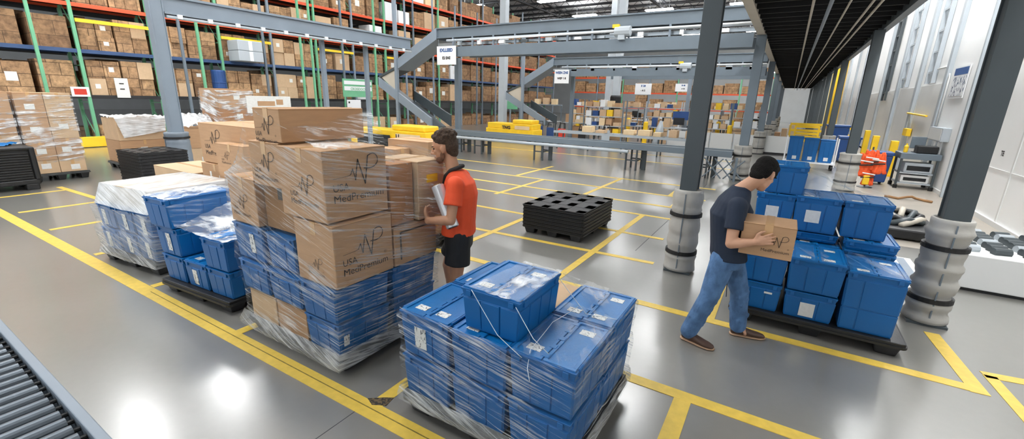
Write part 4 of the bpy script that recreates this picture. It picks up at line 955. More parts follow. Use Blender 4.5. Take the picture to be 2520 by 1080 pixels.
# ================================================================ pallet racking, left and rear
RX = -22.0
LV = (0.0, 1.86, 3.45, 5.0, 6.6, 8.1)
ORD = ('first', 'second', 'third', 'fourth', 'fifth', 'sixth', 'seventh', 'eighth', 'ninth', 'tenth', 'eleventh', 'twelfth', 'thirteenth', 'fourteenth', 'fifteenth', 'sixteenth', 'seventeenth', 'eighteenth', 'nineteenth', 'twentieth')
def rack_bay(label, y0, y1, nlv, frame_m, last, axis='x', yellow=False, X=RX, grp='racking bays'):
    t = thing('pallet_rack', label, 'rack', (X, y0, 0), 0, grp); w = y1-y0; D = 1.1; H = LV[nlv-1]+1.6
    def bx(x0, x1, a, b, z0, z1): return MB().box(x0, x1, a, b, z0, z1)
    for yy in ((0.0,) if not last else (0.0, w)):
        for xx in (-0.05, -D): bx(xx-0.05, xx+0.05, yy-0.05, yy+0.05, 0, H).build('upright', M[frame_m if xx > -0.5 else 'green'], t)
        br = MB(); zz = 0.3
        while zz < H-1.2:
            br.cyl((-0.08, yy, zz), (-D+0.05, yy, zz+1.0), 0.02, n=5, caps=False); br.box(-D, -0.05, yy-0.02, yy+0.02, zz-0.02, zz+0.02); zz += 1.3
        br.build('frame_brace', M['green'], t)
    for k in range(1, nlv):
        m = 'rack_black' if k == 1 else ('rack_blue' if k == 2 else 'orange')
        for xx in (-0.04, -D+0.04): bx(xx-0.03, xx+0.03, 0.05, w-0.05, LV[k]-0.13, LV[k]).build('beam', M[m], t)
        bx(-D, -0.07, 0.05, w-0.05, LV[k]-0.05, LV[k]-0.01).build('shelf_deck', M['rack_black'], t)
    if yellow: bx(0.0, 0.06, 0.06, w-0.06, 4.36, 4.48).build('yellow_tie', M['yellow'], t)
    return t
ys = [-1.2, 1.1, 3.5, 5.94, 8.2, 10.74, 13.1, 15.55, 17.95, 20.4, 22.9, 25.4, 28.0, 30.8, 33.8, 37.0, 40.4, 44.0]
frames = ['green', 'green', 'green', 'green', 'green', 'green', 'steel', 'green', 'steel', 'green', 'steel_mid', 'green', 'steel', 'steel_mid', 'steel', 'steel', 'steel', 'steel']
nl = {}
for i in range(len(ys)-1):
    n = 5 if i < 4 else 6
    rack_bay('%s racking bay of the long rack, counted from the left edge' % ORD[i], ys[i], ys[i+1], n, frames[i], i == len(ys)-2, yellow=(i in (3, 5, 7, 9)))
# thin extra posts standing in front of the rack face
for i, (y, m) in enumerate(((2.2, 'green'), (4.75, 'green'), (9.0, 'steel_mid'), (9.65, 'green'), (12.4, 'steel_mid'), (14.3, 'green'), (14.9, 'green'), (16.8, 'steel_mid'), (19.1, 'green'), (21.6, 'steel'), (24.2, 'steel'), (26.6, 'steel'), (29.3, 'steel_mid'), (32.0, 'steel'))):
    t = thing('guard_post', '%s slim post standing just before the rack face, counted from the left' % ORD[i], 'post', (RX+0.5, y, 0), 0, 'slim posts before the rack')
    MB().box(-0.045, 0.045, -0.045, 0.045, 0.01, 8.4).build('post', M[m], t); MB().box(-0.1, 0.1, -0.1, 0.1, 0, 0.012).build('base_plate', M['steel_dark'], t)
t = thing('rack_guard', 'yellow end guard at the foot of the front rack upright', 'guard', (RX+0.3, 5.94, 0))
MB().box(-0.12, 0.12, -0.75, 0.32, 0.02, 0.38).build('rail', M['yellow'], t, bevel=0.02); MB().box(-0.1, 0.25, 0.2, 0.36, 0, 0.5).build('post', M['yellow'], t, bevel=0.02)
t = thing('rack_sign', 'small white sign with red panel on the front rack upright', 'sign', (RX+0.002, 5.72, 1.80))
MB().box(0, 0.02, -0.25, 0.25, 0, 0.34).build('board', M['white'], t); MB().box(0.02, 0.025, -0.17, 0.17, 0.07, 0.27).build('red_panel', M['red'], t)

# loads on the shelves. proto meshes shared by all copies
def unit_box_mesh(name, m, bev=0.0):
    return MB().box(-0.5, 0.5, -0.5, 0.5, 0, 1).mesh(name, M[m])
PM = {k: unit_box_mesh('carton_' + k, k) for k in ('card', 'card_light', 'card_dark', 'card_red', 'card_cream', 'white', 'dark_blue', 'load_a', 'load_b', 'load_c')}
TAPE = MB().box(-0.06, 0.06, -0.5, 0.505, 0.9, 1.004).add([], []).mesh('tape_mesh', M['tape']); CARD = MB().box(0.5, 0.506, -0.2, 0.12, 0.4, 0.68).mesh('card_mesh', M['paper'])
def shelf_carton(label, x0, x1, y0, y1, z, h, m, group, card=False, tape=True, cat='carton', name='carton'):
    t = thing(name, label, cat, ((x0+x1)/2, (y0+y1)/2, z), 0, group)
    o = bpy.data.objects.new('body', PM[m]); COL.objects.link(o); o.parent = t; o.scale = (x1-x0, y1-y0, h)
    if card:
        c = bpy.data.objects.new('label_card', CARD); COL.objects.link(c); c.parent = t; c.scale = (x1-x0, y1-y0, h)
    return t
rnd = random.Random(5); NC = 0; rest = MB(); sn = ('floor', 'first', 'second', 'third', 'fourth', 'fifth')
for i in range(len(ys)-1):
    y0, y1 = ys[i]+0.1, ys[i+1]-0.1; n = 5 if i < 4 else 6
    for k in range(n):
        if k == 0 and i < 3: continue
        far = i >= 12
        z = LV[k]+0.002; gap = (LV[k+1]-LV[k] if k < 5 else 1.6)-0.2
        if k == 0: gap *= 0.55
        near = 3 <= i < 7 and k in (0, 1, 2, 3)
        halves = 2
        for hlf in range(halves):
            a = y0+(y1-y0)*hlf/halves+0.03; b = y0+(y1-y0)*(hlf+1)/halves-0.03
            m0 = rnd.choice(['load_a', 'load_b', 'load_c', 'load_a', 'card_light']); side = ('left', 'right')[hlf]
            place = 'the %s shelf of the %s racking bay' % (sn[k], ORD[i]) if k else 'the floor under the %s racking bay' % ORD[i]
            g = 'cartons in the long rack'
            if near:
                zz = z; rows = 2
                for r in range(rows):
                    h = gap*rnd.uniform(0.36, 0.46); mid = (a+b)/2
                    for c in range(2):
                        aa, bb = (a, mid-0.01) if c == 0 else (mid+0.01, b)
                        shelf_carton('%s %s carton at the %s of %s' % (('lower', 'upper')[r], ('near', 'far')[c], side, place), RX-1.05, RX-0.08-rnd.uniform(0, 0.12), aa, bb, zz, h, rnd.choice([m0, m0, 'load_b', 'load_a', 'card_light']), g, card=rnd.random() < 0.25); NC += 1
                    zz += h+0.004
            else:
                m1 = m0
                if rnd.random() < 0.08: m1 = 'white'
                if k >= 5 and i > 6 and rnd.random() < 0.5: m1 = 'card_cream'
                h = gap*rnd.uniform(0.55, 0.93)
                if far: rest.box(RX-1.05, RX-0.08-rnd.uniform(0, 0.15), a, b, z, z+h); continue
                shelf_carton('%s load at the %s of %s' % ('white wrapped' if m1 == 'white' else 'brown carton', side, place), RX-1.05, RX-0.08-rnd.uniform(0, 0.15), a+rnd.uniform(0, 0.1), b-rnd.uniform(0, 0.1), z, h, m1, g, card=rnd.random() < 0.3); NC += 1
        # second depth of stock behind, too many to count
        for q in range(3):
            h = gap*rnd.uniform(0.5, 0.98); yy = ys[i]+(ys[i+1]-ys[i])*q/3
            rest.box(RX-2.6, RX-1.4, yy+0.03, yy+0.75, z, z+h)
o = rest.build('stored_cartons', M['load_c']); tag(o, 'mass of brown cartons stacked deep behind the long rack', 'cartons'); o['kind'] = 'stuff'
PF = MB()
for i in range(len(ys)-1):
    for k in range(1, 6): PF.box(RX-2.7, RX-1.3, ys[i], ys[i+1], LV[k]-0.12, LV[k]-0.02)
t = thing('rear_rack', 'black shelving of the deeper rack row behind the long rack', 'rack', (0, 0, 0)); PF.build('shelf_deck', M['rack_black'], t)
# single odd items in the rack
t = thing('rack_sign', 'white two panel placard on the first shelf beam of the rack', 'sign', (RX-0.008, 6.95, LV[1]-0.08))
MB().box(0, 0.05, -0.2, 0.2, 0, 0.72).build('board', M['paper'], t); MB().box(0.05, 0.056, -0.08, 0.06, 0.5, 0.54).build('mark', M['ink'], t); MB().box(0.05, 0.056, -0.08, 0.06, 0.3, 0.34).build('mark', M['ink'], t)
t = thing('blue_drum', 'blue plastic drum between rack uprights above the mixed pallet', 'drum', (RX+0.25, 10.35, LV[1]+0.35))
MB().lathe([(0.26, 0), (0.28, 0.05), (0.28, 0.75), (0.26, 0.8)], n=18).build('body', M['dark_blue'], t); MB().lathe([(0.285, 0.25), (0.295, 0.27), (0.285, 0.29)], n=18).build('hoop', M['dark_blue'], t)
for k in (1, 2):
    t = thing('wrapped_bale', '%s of the two white wrapped bales in the silver stack on the rack' % ('', 'lower', 'upper')[k], 'bale', (RX+0.385, 11.6, 3.453+(k-1)*0.444), 0, 'silver bales on the rack')
    MB().box(-0.45, 0.45, -0.55, 0.55, 0, 0.44).build('body', M['steel_light'], t, bevel=0.03); MB().box(0.45, 0.46, -0.08, 0.08, 0.02, 0.42).build('band', M['white'], t)
t = thing('aisle_sign', 'green aisle sign with white panels on the long rack', 'sign', (RX+1.2, 17.1, 2.0))
MB().box(-0.03, 0.03, -1.0, 1.0, 0, 0.95).build('board', M['green'], t); MB().box(0.03, 0.04, -0.93, 0.93, 0.66, 0.85).build('white_panel', M['white'], t)
pn = MB().box(0.03, 0.04, -0.93, 0.93, 0.34, 0.56).build('white_panel', M['white'], t)
vs, fs = text_mesh('CROSSDOCK', 0.2, 'CENTER', 0.006); MB().add([(0.044, v[0]*0.9, 0.37+v[1]*0.9) for v in vs], fs).build('lettering', M['green'], t)
for s in (-0.9, 0.9): MB().box(-0.03, 0.03, s-0.03, s+0.03, -2.0, 0).build('post', M['green'], t)
t = thing('notice_board', 'white notice board below the green aisle sign', 'board', (RX+1.4, 16.6, 1.0))
MB().box(-0.02, 0.02, -0.45, 0.45, 0, 0.85).build('board', M['white'], t); MB().box(0.02, 0.03, -0.38, -0.28, 0.66, 0.76).build('mark', M['ink'], t); MB().box(-0.03, 0.03, -0.03, 0.03, -1.0, 0).build('post', M['steel'], t)
t = thing('aisle_sign', 'pale green aisle sign left of the far folded chute', 'sign', (-17.5, 28, 1.4))
MB().box(-0.6, 0.6, -0.03, 0.03, 0, 0.9).build('board', M['green'], t); MB().box(-0.55, 0.55, -0.04, -0.03, 0.6, 0.82).build('white_panel', M['white'], t); MB().box(-0.04, 0.04, -0.03, 0.03, -1.4, 0).build('post', M['steel'], t)

# rear rack across the far end
BX = [-21, -18.2, -15.4, -12.6, -9.8, -7.0, -4.2, -1.6]; BY = 47.0; crest = MB()
for i in range(len(BX)-1):
    t = thing('pallet_rack', '%s bay of the far cross rack behind the packing area' % ORD[i], 'rack', (BX[i], BY, 0), 0, 'far cross rack bays'); w = BX[i+1]-BX[i]
    for xx in ((0, ) if i < len(BX)-2 else (0, w)): MB().box(xx-0.06, xx+0.06, -0.05, 0.05, 0, 6.4).build('upright', M['steel' if i % 2 else 'green'], t)
    for k, z in enumerate((1.6, 3.1, 4.6)):
        MB().box(0.06, w-0.06, -0.05, 0.0, z-0.14, z).build('beam', M['orange'], t); MB().box(0.06, w-0.06, 0.0, 1.1, z-0.06, z-0.01).build('shelf_deck', M['rack_black'], t)
    for k, z in enumerate((0.0, 1.605, 3.105, 4.605)):
        for hlf in range(2):
            a = 0.12+hlf*(w-0.2)/2; h = rnd.uniform(0.6, 1.25)
            crest.box(BX[i]+a, BX[i]+a+(w-0.2)/2-0.12, BY+0.05, BY+1.0, z, z+h)

o = crest.build('far_cartons', M['load_a']); tag(o, 'mass of cartons on the far cross rack behind the packing area', 'cartons'); o['kind'] = 'stuff'

# ================================================================ yellow carts on the far floor
def tugger(label, x0, x1, y, z0, word, dark):
    t = thing('yellow_cart', label, 'cart', ((x0+x1)/2, y, 0)); w = (x1-x0)/2
    MB().box(-w, w, -0.5, 0.5, 0.18, 0.62).build('chassis', M['yellow'], t, bevel=0.03)
    MB().box(-w*0.95, w*0.95, -0.45, 0.45, 0.62, 0.9).build('deck', M['yellow'], t, bevel=0.03)
    MB().box(w*0.1, w*0.9, -0.4, 0.4, 0.9, 1.1).build('cover', M['yellow'], t, bevel=0.05)
    if dark: MB().box(-w*0.8, w*0.1, -0.515, -0.5, 0.3, 0.72).build('opening', M['strip_black'], t)
    MB().box(w*0.25, w*0.85, -0.515, -0.5, 0.62, 0.8).build('label_plate', M['card_cream'], t)
    vs, fs = text_mesh(word, 0.24, 'CENTER', 0.012); MB().add([(v[0]+(w*0.3 if dark else -w*0.1), -0.52, 0.62+v[1]*0.9) for v in vs], fs).build('lettering', M['ink'], t)
    for sx in (-1, 1):
        for sy in (-1, 1): MB().cyl((sx*w*0.8, sy*0.38-0.05, 0.13), (sx*w*0.8, sy*0.38+0.05, 0.13), 0.13, n=14).build('wheel', M['strap'], t)
tugger('yellow cart with a black opening behind the man in orange', -14.6, -10.6, 12.0, 0.3, 'U', True)
tugger('yellow cart with dark red lettering beyond the belt conveyor', -13.7, -10.8, 20.0, 0.3, 'TNG', False)

# ================================================================ packing area beyond the conveyors
GW = 'packing tables in the far area'
def table(label, x, y, w, d, h=0.85, shelf=True, monitor=False, m='steel'):
    t = thing('packing_table', label, 'table', (x, y, 0), 0, GW)
    MB().box(-w/2, w/2, -d/2, d/2, h-0.05, h).build('table_top', M['steel_light'], t)
    for sx in (-1, 1):
        for sy in (-1, 1): MB().box(sx*(w/2-0.05)-0.03, sx*(w/2-0.05)+0.03, sy*(d/2-0.05)-0.03, sy*(d/2-0.05)+0.03, 0, h-0.05).build('leg', M['steel_dark'], t)
    if shelf:
        for sx in (-1, 1): MB().box(sx*(w/2-0.04)-0.025, sx*(w/2-0.04)+0.025, d/2-0.06, d/2, h, h+1.0).build('riser', M['steel_mid'], t)
        MB().box(-w/2, w/2, d/2-0.3, d/2, h+0.95, h+1.0).build('shelf', M['steel'], t)
    return t
def monitor(label, x, y, z):
    t = thing('monitor', label, 'monitor', (x, y, z), 0, 'monitors in the far packing area')
    MB().box(-0.28, 0.28, -0.03, 0.03, 0.15, 0.52).build('screen', M['strip_black'], t, bevel=0.01); MB().box(-0.03, 0.03, -0.02, 0.02, 0.0, 0.16).build('stand', M['white'], t); MB().box(-0.14, 0.14, -0.1, 0.1, 0, 0.02).build('base', M['white'], t)
rnd = random.Random(21); tn = 0; k = 0
for r, (y, xs) in enumerate(((25.2, (-13.2, -10.6, -8.0, -5.4)), (29.5, (-12.2, -9.6, -7.0, -4.4, -2.2)), (34.0, (-13.0, -10.2, -7.4, -4.6, -2.2)), (39.5, (-12.0, -9.0, -6.0, -3.0)))):
    rw = ('nearest', 'second', 'third', 'farthest')[r]
    for c, x in enumerate(xs):
        table('grey packing table, %s from the left in the %s row' % (ORD[c], rw), x, y, 2.1, 0.8, shelf=(c+r) % 2 == 0)
        if (c+r) % 3 == 0: monitor('dark monitor on the %s table of the %s packing row' % (ORD[c], rw), x+0.4, y, 0.852)
        nb = rnd.randint(4, 6)
        for b in range(nb):
            bx = x-0.95+b*(1.9/nb); s = rnd.uniform(0.2, 0.36); h = rnd.uniform(0.15, 0.5)
            mm = rnd.choice(['card_cream', 'card_light', 'card', 'card_cream', 'white', 'dark_blue' if rnd.random() < 0.5 else 'card'])
            if (c+r) % 3 == 0 and b >= nb-3: continue
            shelf_carton('%s %s standing on the %s packing table of the %s row' % (ORD[b], {'white': 'white box', 'dark_blue': 'blue box'}.get(mm, 'pale carton'), ORD[c], rw), bx, bx+s, y-0.32, y-0.32+s, 0.852, h, mm, 'small boxes on the packing tables', cat='box', name='box')
        if rnd.random() < 0.8:
            shelf_carton('large brown carton under the %s packing table of the %s row' % (ORD[c], rw), x-0.7, x+0.1, y-0.3, y+0.3, 0.002, 0.62, rnd.choice(['card', 'card_light']), 'cartons under the packing tables')
        if (c+r) % 2 == 0:
            for b in range(3):
                shelf_carton('%s small carton on the raised shelf of the %s table, %s row' % (ORD[b], ORD[c], rw), x-0.8+b*0.6, x-0.45+b*0.6, y+0.12, y+0.38, 1.852, rnd.uniform(0.15, 0.4), rnd.choice(['card', 'card_cream', 'card_light']), 'small boxes on the packing tables', cat='box', name='box')
# flow racks of small goods between the tables
for r, (x, y, w) in enumerate(((-8.6, 23.6, 2.2), (-6.2, 26.9, 2.0), (-3.6, 26.6, 2.0), (-11.2, 27.2, 2.0), (-2.6, 31.6, 2.2))):
    t = thing('flow_rack', '%s low rack of small goods in the packing area' % ('widest near', 'middle', 'rightmost near', 'leftmost', 'farthest')[r], 'rack', (x, y, 0), 0, 'low racks in the packing area')
    for sx in (-1, 1):
        for sy in (-0.3, 0.3): MB().box(sx*w/2-0.03, sx*w/2+0.03, sy-0.03, sy+0.03, 0, 2.2).build('post', M['steel_light' if r % 2 else 'steel_mid'], t)
    for lv, z in enumerate((0.35, 0.85, 1.35, 1.85)):
        MB().box(-w/2+0.03, w/2-0.03, -0.33, 0.33, z-0.04, z).build('shelf', M['steel_light'], t)
        for b in range(5):
            bw = (w-0.2)/5; bx = x-w/2+0.1+b*bw; mm = rnd.choice(['card_cream', 'card_light', 'white', 'card', 'card_cream', 'yellow', 'dark_blue', 'card_light'])
            if mm == 'yellow' and 'yellow' not in PM: PM['yellow'] = unit_box_mesh('carton_yellow', 'yellow')
            shelf_carton('%s %s on the %s shelf of the %s low rack' % (ORD[b], {'white': 'white box', 'yellow': 'yellow bin', 'dark_blue': 'blue bin'}.get(mm, 'pale carton'), ('lowest', 'second', 'third', 'top')[lv], ('widest near', 'middle', 'rightmost near', 'leftmost', 'farthest')[r]), bx, bx+bw*rnd.uniform(0.6, 0.95), y-0.3, y+0.2, z+0.002, rnd.uniform(0.18, 0.4), mm, 'small goods on the low racks', cat='box', name='box')
for b in range(10):
    x = -8.9+b*0.62
    if rnd.random() < 0.85: shelf_carton('%s pale carton riding on the grey skeleton roller track' % ORD[b], x, x+rnd.uniform(0.3, 0.5), 18.28, 18.72, 0.802, rnd.uniform(0.1, 0.3), rnd.choice(['card_cream', 'card_light', 'white']), 'cartons on the roller track', cat='box', name='box')
# posts, bollards, partitions
for i, (x, y, m, h) in enumerate(((-6.4, 23.9, 'yellow', 1.15), (-2.4, 24.6, 'yellow', 1.15), (-8.3, 27, 'yellow', 1.2), (-3.3, 27.5, 'yellow', 1.2))):
    t = thing('bollard', '%s yellow bollard of the packing area, counted from the left' % ORD[(1, 3, 0, 2)[i]], 'bollard', (x, y, 0), 0, 'yellow bollards')
    MB().lathe([(0.12, 0), (0.12, h-0.06), (0.09, h-0.01), (0.04, h)], n=14).build('post', M['yellow'], t); MB().lathe([(0.18, 0), (0.18, 0.02), (0.12, 0.03)], n=14).build('base_plate', M['yellow'], t)
for i, x in enumerate((-5.05, -4.05, -3.05, -2.05)):
    t = thing('partition_panel', '%s white partition panel behind the end of the belt, from the left' % ORD[i], 'partition', (x+0.5, 23.0, 0), 0, 'white partition panels')
    MB().box(-0.48, 0.48, -0.03, 0.03, 0.08, 0.82).build('panel', M['wall_grey'], t); MB().box(-0.5, -0.46, -0.04, 0.04, 0, 0.86).build('post', M['steel_light'], t); MB().box(-0.5, 0.5, -0.05, 0.05, 0.0, 0.09).build('base_rail', M['rack_black'], t)
t = thing('partition_panel', 'white low wall right of the padded columns, by the blue totes', 'partition', (-0.3, 23.2, 0)); MB().box(-0.55, 0.9, -0.03, 0.03, 0.08, 0.82).build('panel', M['wall_grey'], t); MB().box(-0.55, 0.9, -0.04, 0.04, 0, 0.09).build('base_rail', M['rack_black'], t)
t = thing('hanging_board', 'blue board hanging over the far packing tables', 'board', (-5.1, 26.0, 1.25)); MB().box(-0.42, 0.42, -0.02, 0.02, 0, 0.45).build('panel', M['dark_blue'], t)
for s in (-0.35, 0.35): MB().box(s-0.015, s+0.015, -0.015, 0.015, -1.25, 0).build('leg', M['steel'], t)
t = thing('black_pillar', 'black wrapped pillar in the middle of the packing area', 'column', (-9.4, 27.5, 0)); MB().lathe([(0.34, 0), (0.34, 2.4), (0.3, 2.5)], n=16).build('wrap', M['black'], t); MB().box(-0.2, 0.2, -0.2, 0.2, 2.5, CEIL).build('shaft', M['steel_light'], t)
t = thing('building_column', 'pale building column behind the nearer folded chute', 'column', (-15.25, 23.5, 0)); MB().box(-0.2, 0.2, -0.2, 0.2, 0.02, CEIL).build('shaft', M['steel_light'], t); MB().box(-0.4, 0.4, -0.4, 0.4, 0, 0.02).build('base_plate', M['steel_dark'], t)
for i, (x, y) in enumerate(((-11.6, 32.2), (-7.2, 41.5))):
    t = thing('building_column', '%s far pale building column reaching the roof' % ('nearer', 'farther')[i], 'column', (x, y, 0)); MB().box(-0.2, 0.2, -0.2, 0.2, 0.02, CEIL).build('shaft', M['steel_light'], t); MB().box(-0.3, 0.3, -0.3, 0.3, 0, 0.02).build('base_plate', M['steel_dark'], t)
t = thing('plastic_curtain', 'crumpled clear plastic bundle hanging left of the white partitions', 'plastic', (-5.5, 22.6, 0))
MB().path([(0, 0, 0.02), (0.06, 0, 0.35), (0.16, 0, 0.8), (0.2, 0, 1.25)], [0.2, 0.16, 0.2, 0.07], 9).build('bundle', M['steel_light'], t, smooth=True)
for i, (x, y, m, lb) in enumerate(((-10.4, 20.6, 'dark_blue', 'blue'), (-9.6, 20.3, 'red', 'orange red'), (-8.7, 20.8, 'strap', 'black'), (-11.4, 21.3, 'dark_blue', 'dark blue'), (-7.6, 21.2, 'steel_light', 'silver'))):
    t = thing('hand_truck', '%s upright hand truck right of the lettered yellow cart' % lb, 'hand truck', (x, y, 0), 0, 'hand trucks by the yellow cart')
    MB().box(-0.2, 0.2, -0.02, 0.02, 0.1, 0.75).build('frame', M[m], t); MB().box(-0.22, 0.22, -0.3, 0.0, 0.06, 0.1).build('toe_plate', M[m], t); MB().path([(-0.18, 0.02, 0.75), (-0.14, 0.1, 1.0), (0.14, 0.1, 1.0), (0.18, 0.02, 0.75)], 0.025, 6).build('handle', M['strap'], t)
    for s in (-1, 1): MB().cyl((s*0.2-0.03, 0.08, 0.12), (s*0.2+0.03, 0.08, 0.12), 0.12, n=12).build('wheel', M['strap'], t)
t = thing('roller_track', 'grey skeleton roller track standing beyond the low belt', 'conveyor', (-5.6, 18.5, 0))
for yy in (-0.3, 0.3): MB().box(-3.4, 3.0, yy-0.02, yy+0.02, 0.7, 0.8).build('side_rail', M['steel_light'], t)
for k in range(18): MB().cyl((-3.3+k*0.36, -0.3, 0.77), (-3.3+k*0.36, 0.3, 0.77), 0.025, n=6).build('roller', M['zinc'], t)
for k in range(5):
    for yy in (-0.3, 0.3): MB().box(-3.2+k*1.5-0.025, -3.2+k*1.5+0.025, yy-0.02, yy+0.02, 0, 0.7).build('leg', M['steel_dark'], t)

# ================================================================ along the right wall
# cart of blue totes
t = thing('tote_cart', 'white tube cart holding three upright blue totes', 'cart', (0.85, 19.0, 0))
for x in (-0.75, 0.75):
    for y in (-0.35, 0.35): MB().cyl((x, y, 0.12), (x, y, 1.1), 0.022, n=7).build('post', M['white'], t)
fr = MB(); fr.box(-0.78, 0.78, -0.38, 0.38, 0.2, 0.24); fr.build('tray', M['white'], t)
for x in (-0.7, 0.7):
    for y in (-0.3, 0.3): MB().cyl((x-0.03, y, 0.09), (x+0.03, y, 0.09), 0.09, n=10).build('wheel', M['strap'], t)
for k in range(3):
    nm = ('left', 'middle', 'right')[k]
    tt = tote('%s blue tote standing on end on the white tube cart' % nm, 0.38+k*0.47, 19.0, 0.245, 0.44, 0.42, 0.85-0.03*k, group='totes on the tube cart', cards=(('-y', 0.02, 0.12, 0.13, 0.12),), lid=True)
for i, (x, y, z, w, l, h, lb) in enumerate(((2.2, 22.0, 0, 0.7, 0.7, 1.05, 'blue wheeled bin behind the orange vests'), (1.95, 24.5, 0, 0.8, 0.8, 1.4, 'tall blue bin beyond the second dark column'), (2.45, 16.4, 0, 0.5, 0.55, 0.95, 'dark blue wheeled bin beside the orange vests'))):
    t = thing('wheeled_bin', lb, 'bin', (x, y, z), 0); b = MB(); b.hexa([(-w*0.4, -l*0.4, 0.08), (w*0.4, -l*0.4, 0.08), (w*0.4, l*0.4, 0.08), (-w*0.4, l*0.4, 0.08)], [(-w/2, -l/2, h-0.1), (w/2, -l/2, h-0.1), (w/2, l/2, h-0.1), (-w/2, l/2, h-0.1)]); b.build('body', M['dark_blue'], t, bevel=0.03)
    MB().box(-w*0.53, w*0.53, -l*0.55, l*0.53, h-0.1, h).build('lid', M['dark_blue'], t, bevel=0.02)
    for s in (-1, 1): MB().cyl((s*w*0.3-0.03, l*0.35, 0.1), (s*w*0.3+0.03, l*0.35, 0.1), 0.1, n=10).build('wheel', M['strap'], t)
# hi-vis vests bundled on a stand
t = thing('coat_stand', 'stand hung with bright orange safety vests by the padded column', 'stand', (2.12, 15.45, 0))
MB().cyl((0, 0, 0), (0, 0, 1.12), 0.02, n=8).build('pole', M['steel_dark'], t); MB().lathe([(0.18, 0), (0.18, 0.015), (0.03, 0.03)], n=14).build('base', M['steel_dark'], t)
def vest(parent, x, y, z, w, h, rot, m):
    o = MB()
    def P(u, v):
        a = (u-0.5)*2.6+rot; r = w*(0.55+0.45*v)*(1+0.18*math.sin(9*u*3.1+5*v)); return (x+r*math.sin(a), y-r*math.cos(a)*0.7, z-h*v-0.05*abs(math.sin(7*u)))
    return o.grid(P, 18, 10).build('vest', m, parent, smooth=True, solid=0.02)
for k, (dx, dz, w, h, r) in enumerate(((0, 1.05, 0.20, 0.52, 0), (-0.1, 0.95, 0.2, 0.6, -0.7), (0.15, 1.0, 0.2, 0.55, 0.8), (0.0, 0.62, 0.14, 0.5, 0.3))):
    v = vest(t, dx, -0.02*k, dz, w, h, r, M['hivis'])
    MB().tube([(dx-0.14, -0.22, dz-0.2), (dx+0.14, -0.23, dz-0.23)], 0.018, 6).build('reflective_band', M['paper'], v)
    MB().tube([(dx-0.16, -0.2, dz-0.33), (dx+0.15, -0.21, dz-0.3)], 0.02, 6).build('dark_band', M['strap'], v)
MB().box(-0.1, 0.05, -0.22, -0.14, 0.1, 0.36).build('yellow_cloth', M['yellow'], t, bevel=0.02)
# rolling workstation
t = thing('workstation_cart', 'grey rolling workstation with printer and open shelves at the wall', 'cart', (3.25, 16.3, 0))
MB().box(-0.45, 0.4, -0.4, 0.4, 0.82, 0.98).build('work_top', M['steel_mid'], t, bevel=0.01)
for x in (-0.4, 0.35):
    for y in (-0.36, 0.36): MB().box(x-0.025, x+0.025, y-0.025, y+0.025, 0.1, 0.82).build('leg', M['steel_dark'], t); MB().lathe([(0.05, 0.0), (0.05, 0.1)], (x, y), 10).build('caster', M['strap'], t)
for z in (0.14, 0.42): MB().box(-0.4, 0.35, -0.36, 0.36, z, z+0.03).build('shelf', M['steel_light'], t)
for n_, (x0, x1, z0, z1, m, lb) in enumerate(((-0.3, 0.3, 0.452, 0.72, 'steel_light', 'white printer on the middle shelf of the wall workstation'), (-0.32, 0.28, 0.172, 0.38, 'wall_grey', 'grey tray unit on the bottom shelf of the wall workstation'))):
    p = thing('printer', lb, 'printer', (3.25, 16.2, z0)); MB().box(x0, x1, -0.22, 0.22, 0, z1-z0).build('body', M[m], p, bevel=0.02); MB().box(x0+0.06, x1-0.06, -0.232, -0.22, 0.06, (z1-z0)*0.7).build('slot', M['strip_black'], p)
p = thing('label_printer', 'black tub with cables on top of the wall workstation', 'tub', (3.35, 16.2, 0.985)); MB().box(-0.22, 0.22, -0.18, 0.18, 0, 0.2).build('body', M['black'], p, bevel=0.02)
p = thing('monitor', 'small grey monitor standing on the wall workstation', 'monitor', (3.2, 16.45, 0.985)); MB().box(-0.16, 0.16, -0.02, 0.02, 0.1, 0.42).build('screen', M['steel_mid'], p, bevel=0.01); MB().box(-0.02, 0.02, -0.02, 0.02, 0, 0.1).build('stand', M['steel_dark'], p); MB().box(-0.1, 0.1, -0.06, 0.06, 0, 0.012).build('base', M['steel_dark'], p)
p = thing('spray_bottle', 'yellow bottle at the left end of the wall workstation', 'bottle', (2.92, 16.15, 0.985)); MB().lathe([(0.045, 0), (0.05, 0.02), (0.05, 0.16), (0.02, 0.2), (0.02, 0.24)], n=12).build('body', M['yellow'], p)
for i, (x, y, h) in enumerate(((3.05, 18.6, 1.15), (2.95, 21.5, 1.15), (3.1, 25.0, 1.2))):
    t = thing('bollard', '%s yellow guard post along the right wall' % ('nearest', 'middle', 'farthest')[i], 'bollard', (x, y, 0), 0, 'yellow guard posts along the wall'); MB().box(-0.1, 0.1, -0.1, 0.1, 0.02, h).build('post', M['yellow'], t, bevel=0.02); MB().box(-0.15, 0.15, -0.15, 0.15, 0, 0.02).build('base_plate', M['yellow'], t)
for i, (x, y, w, lb) in enumerate(((2.5, 27.0, 0.5, 'yellow stacked trays left of the second dark column'), (0.9, 27.0, 0.5, 'yellow rack of parts above the blue totes'), (1.0, 30.5, 0.8, 'long yellow guard rail far under the mezzanine'))):
    t = thing('yellow_rack', lb, 'rack', (x, y, 0))
    for s in (-1, 1): MB().box(s*w-0.04, s*w+0.04, -0.04, 0.04, 0, 1.2).build('post', M['yellow'], t)
    for z in (0.4, 0.75, 1.1): MB().box(-w, w, -0.05, 0.25, z, z+0.12).build('rail', M['yellow'], t)
for i in range(6):
    shelf_carton('%s brown parcel of the far heap under the mezzanine' % ORD[i], -0.6+0.36*(i % 3), -0.28+0.36*(i % 3), 33+0.5*(i//3), 33.4+0.5*(i//3), 0.002+0.0*(i//3), 0.5+0.25*((i*7) % 3), ('card', 'card_light', 'card_cream')[i % 3], 'far heap of parcels')
